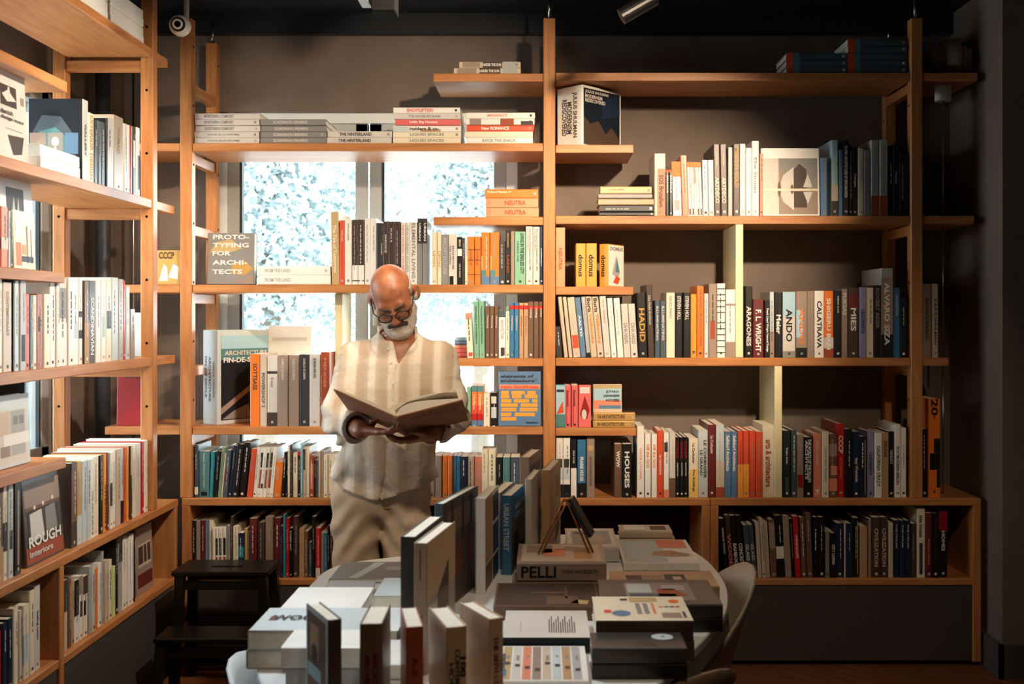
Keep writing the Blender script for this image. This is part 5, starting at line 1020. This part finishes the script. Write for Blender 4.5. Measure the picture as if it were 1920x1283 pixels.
for s in (-1, 1):
    body.capsule((PXC + s * .088, 0, .86), (PXC + s * .10, -.01, .49), .078, .052, .03); body.capsule((PXC + s * .10, -.01, .49), (PXC + s * .105, .03, .09), .052, .036, .02)
    body.capsule((PXC + s * .105, .03, .06), (PXC + s * .125, -.13, .035), .034, .030, .02)
for n_, c_ in (('skin', ((122, 74, 50), (148, 92, 63), (166, 108, 77))),):
    m, p, N, L = base_mat('skin', .42, .5)
    f = noise(N, L, coords(N, L, (1, 1, 1)), 26, 5)
    L.new(ramp(N, L, f, [(.3, srgb(*c_[0])), (.5, srgb(*c_[1])), (.75, srgb(*c_[2]))]), p.inputs['Base Color']); p.inputs['Subsurface Weight'].default_value = .12; p.inputs['Subsurface Radius'].default_value = (.012, .005, .003)
    bump(N, L, p, noise(N, L, coords(N, L, (1, 1, 1)), 220, 3), .08, .001); MATS['skin'] = m
new_obj('body', body.mesh('body', 1), 'skin', man)
# shirt
TS = [(.84, -.042, -.005, .202, .138), (.98, -.036, -.005, .193, .132), (1.13, -.012, .0, .186, .128), (1.28, .008, .008, .188, .128), (1.37, .012, .014, .182, .114), (1.42, .012, .02, .150, .096), (1.455, .012, .022, .112, .082), (1.485, .012, .014, .078, .071), (1.525, .010, .0, .076, .074)]
shirt = Field((-.36, -.42, .80), (.40, .24, 1.60), .005)
shirt.add(torso(TS, .80, 1.512), (-.3, -.25, .80), (.32, .24, 1.58), .02)
WL2 = tuple(np.array(ELL_) + (np.array(WRL) - np.array(ELL_)) * .80); WR2 = tuple(np.array(ELR) + (np.array(WRR) - np.array(ELR)) * .86)
for a, e, w_, o in ((SHL, ELL_, WL2, -1), (SHR, ELR, WR2, 1)):
    shirt.capsule(a, e, .070, .064, .04); shirt.capsule(e, w_, .064, .050, .03)
    shirt.capsule(np.array(w_) - (np.array(w_) - np.array(e)) * .12, w_, .052, .056, .01)
for e, w_ in ((ELL_, WL2), (ELR, WR2)):      # open end of the cuffs
    e, w_ = np.array(e), np.array(w_); dr = (w_ - e) / np.linalg.norm(w_ - e)
    shirt.cut(lambda X, Y, Z: -((X - w_[0]) * dr[0] + (Y - w_[1]) * dr[1] + (Z - w_[2]) * dr[2]) + np.maximum(0, np.sqrt((X - w_[0]) ** 2 + (Y - w_[1]) ** 2 + (Z - w_[2]) ** 2) - .1) * 3, w_ - .12, w_ + .12, .004)
    shirt.cut(lambda X, Y, Z: cap(X, Y, Z, w_ - dr * .03, w_ + dr * .05, .042, .050), w_ - .12, w_ + .12, .003)
sl, X, Y, Z = shirt.region(shirt.lo, shirt.lo + shirt.h * (shirt.n - 1))
X = X[:shirt.n[0]]; arm = np.clip((np.abs(X - .01) - .16) / .06, 0, 1); low = np.clip((1.2 - Z) / .25, 0, 1)
def ridge(v): return 1 - 2 * np.abs(v)
fold = .006 * lump(X, Y, Z, 3, 8, .07, .16, (1, 1, 1.6)) * (.6 + .6 * low)
u = (Z * 1.0 + .5 * np.abs(X) - .3 * Y); fold = fold + arm * (0.009 * np.sin(62 * u + 2.2 * np.sin(14 * X + 9 * Y) + 6 * Y) * np.clip((1.36 - Z) / .12, 0, 1) + .005 * lump(X, Y, Z, 9, 6, .035, .08))
fold = fold + (1 - arm) * .006 * np.sin(34 * X + 3 * np.sin(7 * Z) + 5 * Z) * np.clip((1.35 - Z) / .3, 0, 1)
shirt.F[:] = shirt.F + fold[:shirt.n[0], :shirt.n[1], :shirt.n[2]]
hem = .868 + 1.5 * (X + .045) ** 2 + .006 * np.sin(30 * X)
shirt.F[:] = np.maximum(shirt.F, np.where(Y < .3, hem - Z, 1))
# placket: opening at the neck, then a thin seam down the front
xv = .026 + .0 * Z
wv = np.clip((Z - 1.365) * .46, 0, .048)
shirt.F[:] = np.maximum(shirt.F, np.where((Y < -.015) & (Z > 1.365), np.minimum(wv - np.abs(X - (.028 + .16 * (Z - 1.365))), .03), -1))
shirt.F[:] = np.maximum(shirt.F, np.where((Y < -.03) & (Z < 1.37), (.0026 - np.abs(X - .028 + .12 * (1.37 - Z) + .006 * np.sin(25 * Z))) , -1) - np.where(shirt.F < -.006, .01, 0))
# hollow neck of the band collar
shirt.cut(lambda X, Y, Z: np.maximum(np.sqrt(((X - .012) / .069) ** 2 + ((Y - .004) / .066) ** 2) * .066 - .066, 1.455 - Z), (-.1, -.12, 1.44), (.12, .12, 1.58), .004)
m, p, N, L = base_mat('linen', .8, .2)
tc = N.new('ShaderNodeTexCoord'); sx = N.new('ShaderNodeSeparateXYZ'); L.new(tc.outputs['Object'], sx.inputs[0])
nz = noise(N, L, tc.outputs['Object'], 5, 3)
def mth(op, a, b=None):
    n_ = N.new('ShaderNodeMath'); n_.operation = op
    for i, q in enumerate((a, b)):
        if q is None: continue
        if isinstance(q, (int, float)): n_.inputs[i].default_value = q
        else: L.new(q, n_.inputs[i])
    return n_.outputs[0]
ang = mth('ADD', mth('MULTIPLY', sx.outputs[0], 78.0), mth('MULTIPLY', nz, 1.6))
st_ = mth('ADD', mth('MULTIPLY', mth('SINE', ang), .5), .5)
st2 = mth('ADD', mth('MULTIPLY', mth('SINE', mth('MULTIPLY', ang, 2.37)), .14), st_)
L.new(ramp(N, L, st2, [(.20, srgb(190, 172, 152)), (.5, srgb(202, 187, 169)), (.85, srgb(220, 211, 198))]), p.inputs['Base Color'])
wv1 = noise(N, L, coords(N, L, (900, 900, 60)), 1, 2); wv2 = noise(N, L, coords(N, L, (1, 1, 1)), 38, 4)
bump(N, L, p, mth('ADD', mth('MULTIPLY', wv1, .15), wv2), .5, .012); MATS['linen'] = m
new_obj('shirt', shirt.mesh('shirt', 1), 'linen', man)
for z in (1.475, 1.425, 1.375, 1.30):       # buttons
    xb = .026 - (.012 if z < 1.34 else .014 + .27 * (z - 1.335)); cx, cy, a_, b_ = (float(q) for q in prof(np.array(z), TS))
    yb = cy - b_ * math.sqrt(max(0, 1 - ((xb - cx) / a_) ** 2)) - .004
    lathe('button', [(.001, 0), (.0052, 0), (.0052, .002), (.001, .0025)], 'white_plastic', man, 12, (xb, yb, z), (R(90), 0, 0))
# trousers
tr_ = Field((-.32, -.2, .07), (.22, .2, 1.02), .006)
tr_.add(lambda X, Y, Z: np.maximum(ell(X, Y, Z, (PXC, .005, .90), (.185, .125, .17)), Z - .98), (-.3, -.2, .7), (.2, .2, 1.02), .03)
for s in (-1, 1):
    tr_.capsule((PXC + s * .092, 0, .86), (PXC + s * .098, -.012, .50), .098, .084, .03 if s < 0 else .012); tr_.capsule((PXC + s * .098, -.012, .50), (PXC + s * .105, .03, .10), .084, .070, .03)
sl, X, Y, Z = tr_.region(tr_.lo, tr_.lo + tr_.h * (tr_.n - 1))
fd = .006 * lump(X, Y, Z, 21, 8, .06, .14) + .006 * np.sin(55 * (Z + .5 * np.abs(X - PXC)) + 3 * np.sin(20 * X)) * np.clip((.86 - Z) / .1, 0, 1) * np.clip((Z - .55) / .15, 0, 1)
tr_.F[:] = np.maximum(tr_.F + fd, np.maximum(.085 - Z, Z - .975))
plain('cotton', srgb(198, 178, 154), .85, .2, .08, 30, .15)
new_obj('trousers', tr_.mesh('trousers', 1), 'cotton', man)
for s in (-1, 1):
    sh = Field((-.3, -.24, 0), (.2, .14, .14), .006)
    sh.capsule((PXC + s * .105, .055, .05), (PXC + s * .125, -.15, .042), .046, .044, .02); sh.F[:] = np.maximum(sh.F, (lambda q: .004 - q)(sh.region(sh.lo, sh.lo + sh.h * (sh.n - 1))[3]))
    new_obj('shoe', sh.mesh('shoe', 1), plain('leather', srgb(70, 48, 36), .4), man)
# beard, moustache, hair, brows
hd = Field(hlo, hhi, .0036); head_prims(hd)
sl, X, Y, Z = hd.region(hlo, hlo + hd.h * (hd.n - 1))
Mi = HM.T / HS; x_, y_, z_ = X - HC[0], Y - HC[1], Z - HC[2]
hx = Mi[0, 0] * x_ + Mi[0, 1] * y_ + Mi[0, 2] * z_; hy = Mi[1, 0] * x_ + Mi[1, 1] * y_ + Mi[1, 2] * z_; hz = Mi[2, 0] * x_ + Mi[2, 1] * y_ + Mi[2, 2] * z_
rngn = np.random.RandomState(4); fuzz = (.0022 * lump(hx, hy, hz, 31, 10, .008, .02)).astype(np.float32)
F0 = hd.F.copy()
line = np.where(hy < -.06, -.058, -.058 + (hy + .06) * .95) ; line = np.minimum(line, .012)
grow = .0022 + .010 * np.clip((-hz - .07) / .04, 0, 1) * np.clip((.01 - hy) / .05, 0, 1)
hd.F[:] = np.maximum(F0 - grow + fuzz, np.maximum((hz - line) * .8, np.maximum(hy - .002, -(hz + .150))))
plain('beard_hair', srgb(176, 168, 160), .9, .15, .25, 90, .5); plain('dark_hair', srgb(70, 60, 54), .9, .15, .3, 120, .4); plain('grey_hair', srgb(170, 162, 154), .9, .15, .2, 90, .4)
new_obj('beard', hd.mesh('beard', 0), 'beard_hair', man)
sk = ell(hx, hy, hz, (0, .012, .034), (.077, .098, .088)); earcut = np.minimum(ell(hx, hy, hz, (.083, .014, -.012), (.02, .026, .040)), ell(hx, hy, hz, (-.083, .014, -.012), (.02, .026, .040)))
hd.F[:] = np.maximum(np.maximum(sk - .0042 + fuzz * .5, hz - .045 + .25 * np.maximum(0, -hy)), np.maximum(-(hy + .018 + .2 * hz), np.maximum(-(hz + .07), -earcut)))
new_obj('hair', hd.mesh('hair', 0), 'grey_hair', man)
hd.F[:] = 1
v = lambda *p_: np.array(p_, float)
for s in (-1, 1): hd.F[:] = np.minimum(hd.F, cap(hx, hy, hz, v(0, -.108, -.054), v(s * .033, -.092, -.070), .0125, .0085) + fuzz * .7)
hd.F *= HS; new_obj('moustache', hd.mesh('moustache', 0), 'dark_hair', man)
for s in (-1, 1):
    hd.F[:] = np.maximum(F0 - .0035 + fuzz, (cap(hx, hy * 0, hz, v(s * .012, 0, .011), v(s * .048, 0, .018), .0062, .004) + np.where(hy > -.04, .05, 0)) * HS); new_obj('eyebrow', hd.mesh('eyebrow', 0), 'dark_hair', man)
# glasses
gs = new_obj('glasses_frame', tube_me('glasses_frame', [tuple(hw((-.012 + .004 * i, -.122 - .003 * math.sin(i * .8), -.001 + .003 * math.sin(i * .52)))) for i in range(7)], .0022, 6), 'black_metal', man)
for s in (-1, 1):
    tube('rim', [tuple(hw((s * (.033 + .0255 * math.cos(t)), -.118 + .010 * abs(math.cos(t) * .5 + .5 * 1) * .6, -.012 + .0200 * math.sin(t)))) for t in np.linspace(0, 2 * math.pi, 28, endpoint=False)], .0030, 'black_metal', gs, 6, True)
    tube('temple', [tuple(hw((s * .057, -.109, -.004))), tuple(hw((s * .075, -.088, .001))), tuple(hw((s * .084, -.02, .012))), tuple(hw((s * .084, .012, .012))), tuple(hw((s * .082, .03, -.012)))], .0028, 'black_metal', gs, 6)
    q = [tuple(hw((s * (.033 + .0225 * math.cos(t)), -.1135, -.012 + .0175 * math.sin(t)))) for t in np.linspace(0, 2 * math.pi, 20, endpoint=False)]
    new_obj('lens', quads_me('lens', [q]), 'glass_pane', gs)
# the open book in his hands
ob = thing('open_book', (-.503, 3.62, 1.204), label='large brown open book held by the standing reader', cat='book')
TL = R(19)                                   # head edge towards the camera is higher
def bpt(u, v, n=0.0):
    """u across (left negative), v from head (0) to foot, n above the cover"""
    sl_ = R(25) if u < 0 else R(15); x = abs(u) * math.cos(sl_); z = abs(u) * math.sin(sl_)
    nx, nz_ = (math.sin(sl_) * (1 if u < 0 else -1), math.cos(sl_))
    x = (-x if u < 0 else x) + nx * n; z = z + nz_ * n
    return (x, v * math.cos(TL) + z * math.sin(TL) * .2, z * math.cos(TL) * 1.0 - v * math.sin(TL))
def slab(name, u0, u1, v0, v1, n0, n1, mat, nu=1, curve=None):
    bm = bmesh.new(); T_, B_ = [], []
    for i in range(nu + 1):
        u = u0 + (u1 - u0) * i / nu; c = curve(i / nu) if curve else 0
        T_.append([bm.verts.new(bpt(u, v_, n1 + c)) for v_ in (v0, v1)]); B_.append([bm.verts.new(bpt(u, v_, n0)) for v_ in (v0, v1)])
    for i in range(nu):
        bm.faces.new((T_[i][0], T_[i + 1][0], T_[i + 1][1], T_[i][1])); bm.faces.new((B_[i][1], B_[i + 1][1], B_[i + 1][0], B_[i][0]))
        for k in (0, 1): bm.faces.new((T_[i][k], B_[i][k], B_[i + 1][k], T_[i + 1][k]))
    bm.faces.new((T_[0][0], T_[0][1], B_[0][1], B_[0][0])); bm.faces.new((T_[-1][1], T_[-1][0], B_[-1][0], B_[-1][1]))
    bmesh.ops.recalc_face_normals(bm, faces=bm.faces); return new_obj(name, from_bm(name, bm), mat, ob)
plain('cloth_brown', srgb(150, 104, 78), .6, .3, .08, 40, .1)
slab('cover_board', -.008, -.235, 0, .29, 0, .004, 'cloth_brown'); slab('cover_board', .008, .235, 0, .29, 0, .004, 'cloth_brown')
slab('spine', -.008, .008, 0, .29, -.003, .002, 'cloth_brown', 2)
slab('pages', -.004, -.226, .005, .285, .0042, .009, 'pages', 8, lambda t: .012 * math.sin(math.pi * min(1, t * 1.3) * .8) * (1 - t) ** .5)
slab('pages', .004, .226, .005, .285, .0042, .012, 'pages', 10, lambda t: .030 * math.sin(math.pi * t ** .6) * (1 - .3 * t))
slab('page_leaf', .002, .222, .005, .285, .046, .0466, 'pages', 10, lambda t: -.02 * (1 - t) ** 3 - .012 * t + .016 * math.sin(math.pi * t))
for k in range(8):                            # worn embossed marks on the cover, not readable
    u_ = .045 + k * .021; w2 = .014 if k % 3 else .009; v0_, v1_ = .045, .085 + .012 * (k % 2)
    new_obj('embossed_mark', quads_me('embossed_mark', [[bpt(u_, v0_, -.0008), bpt(u_ + w2, v0_, -.0008), bpt(u_ + w2 * .7, v1_, -.0008), bpt(u_, v1_, -.0008)]]), ink('brown'), ob)
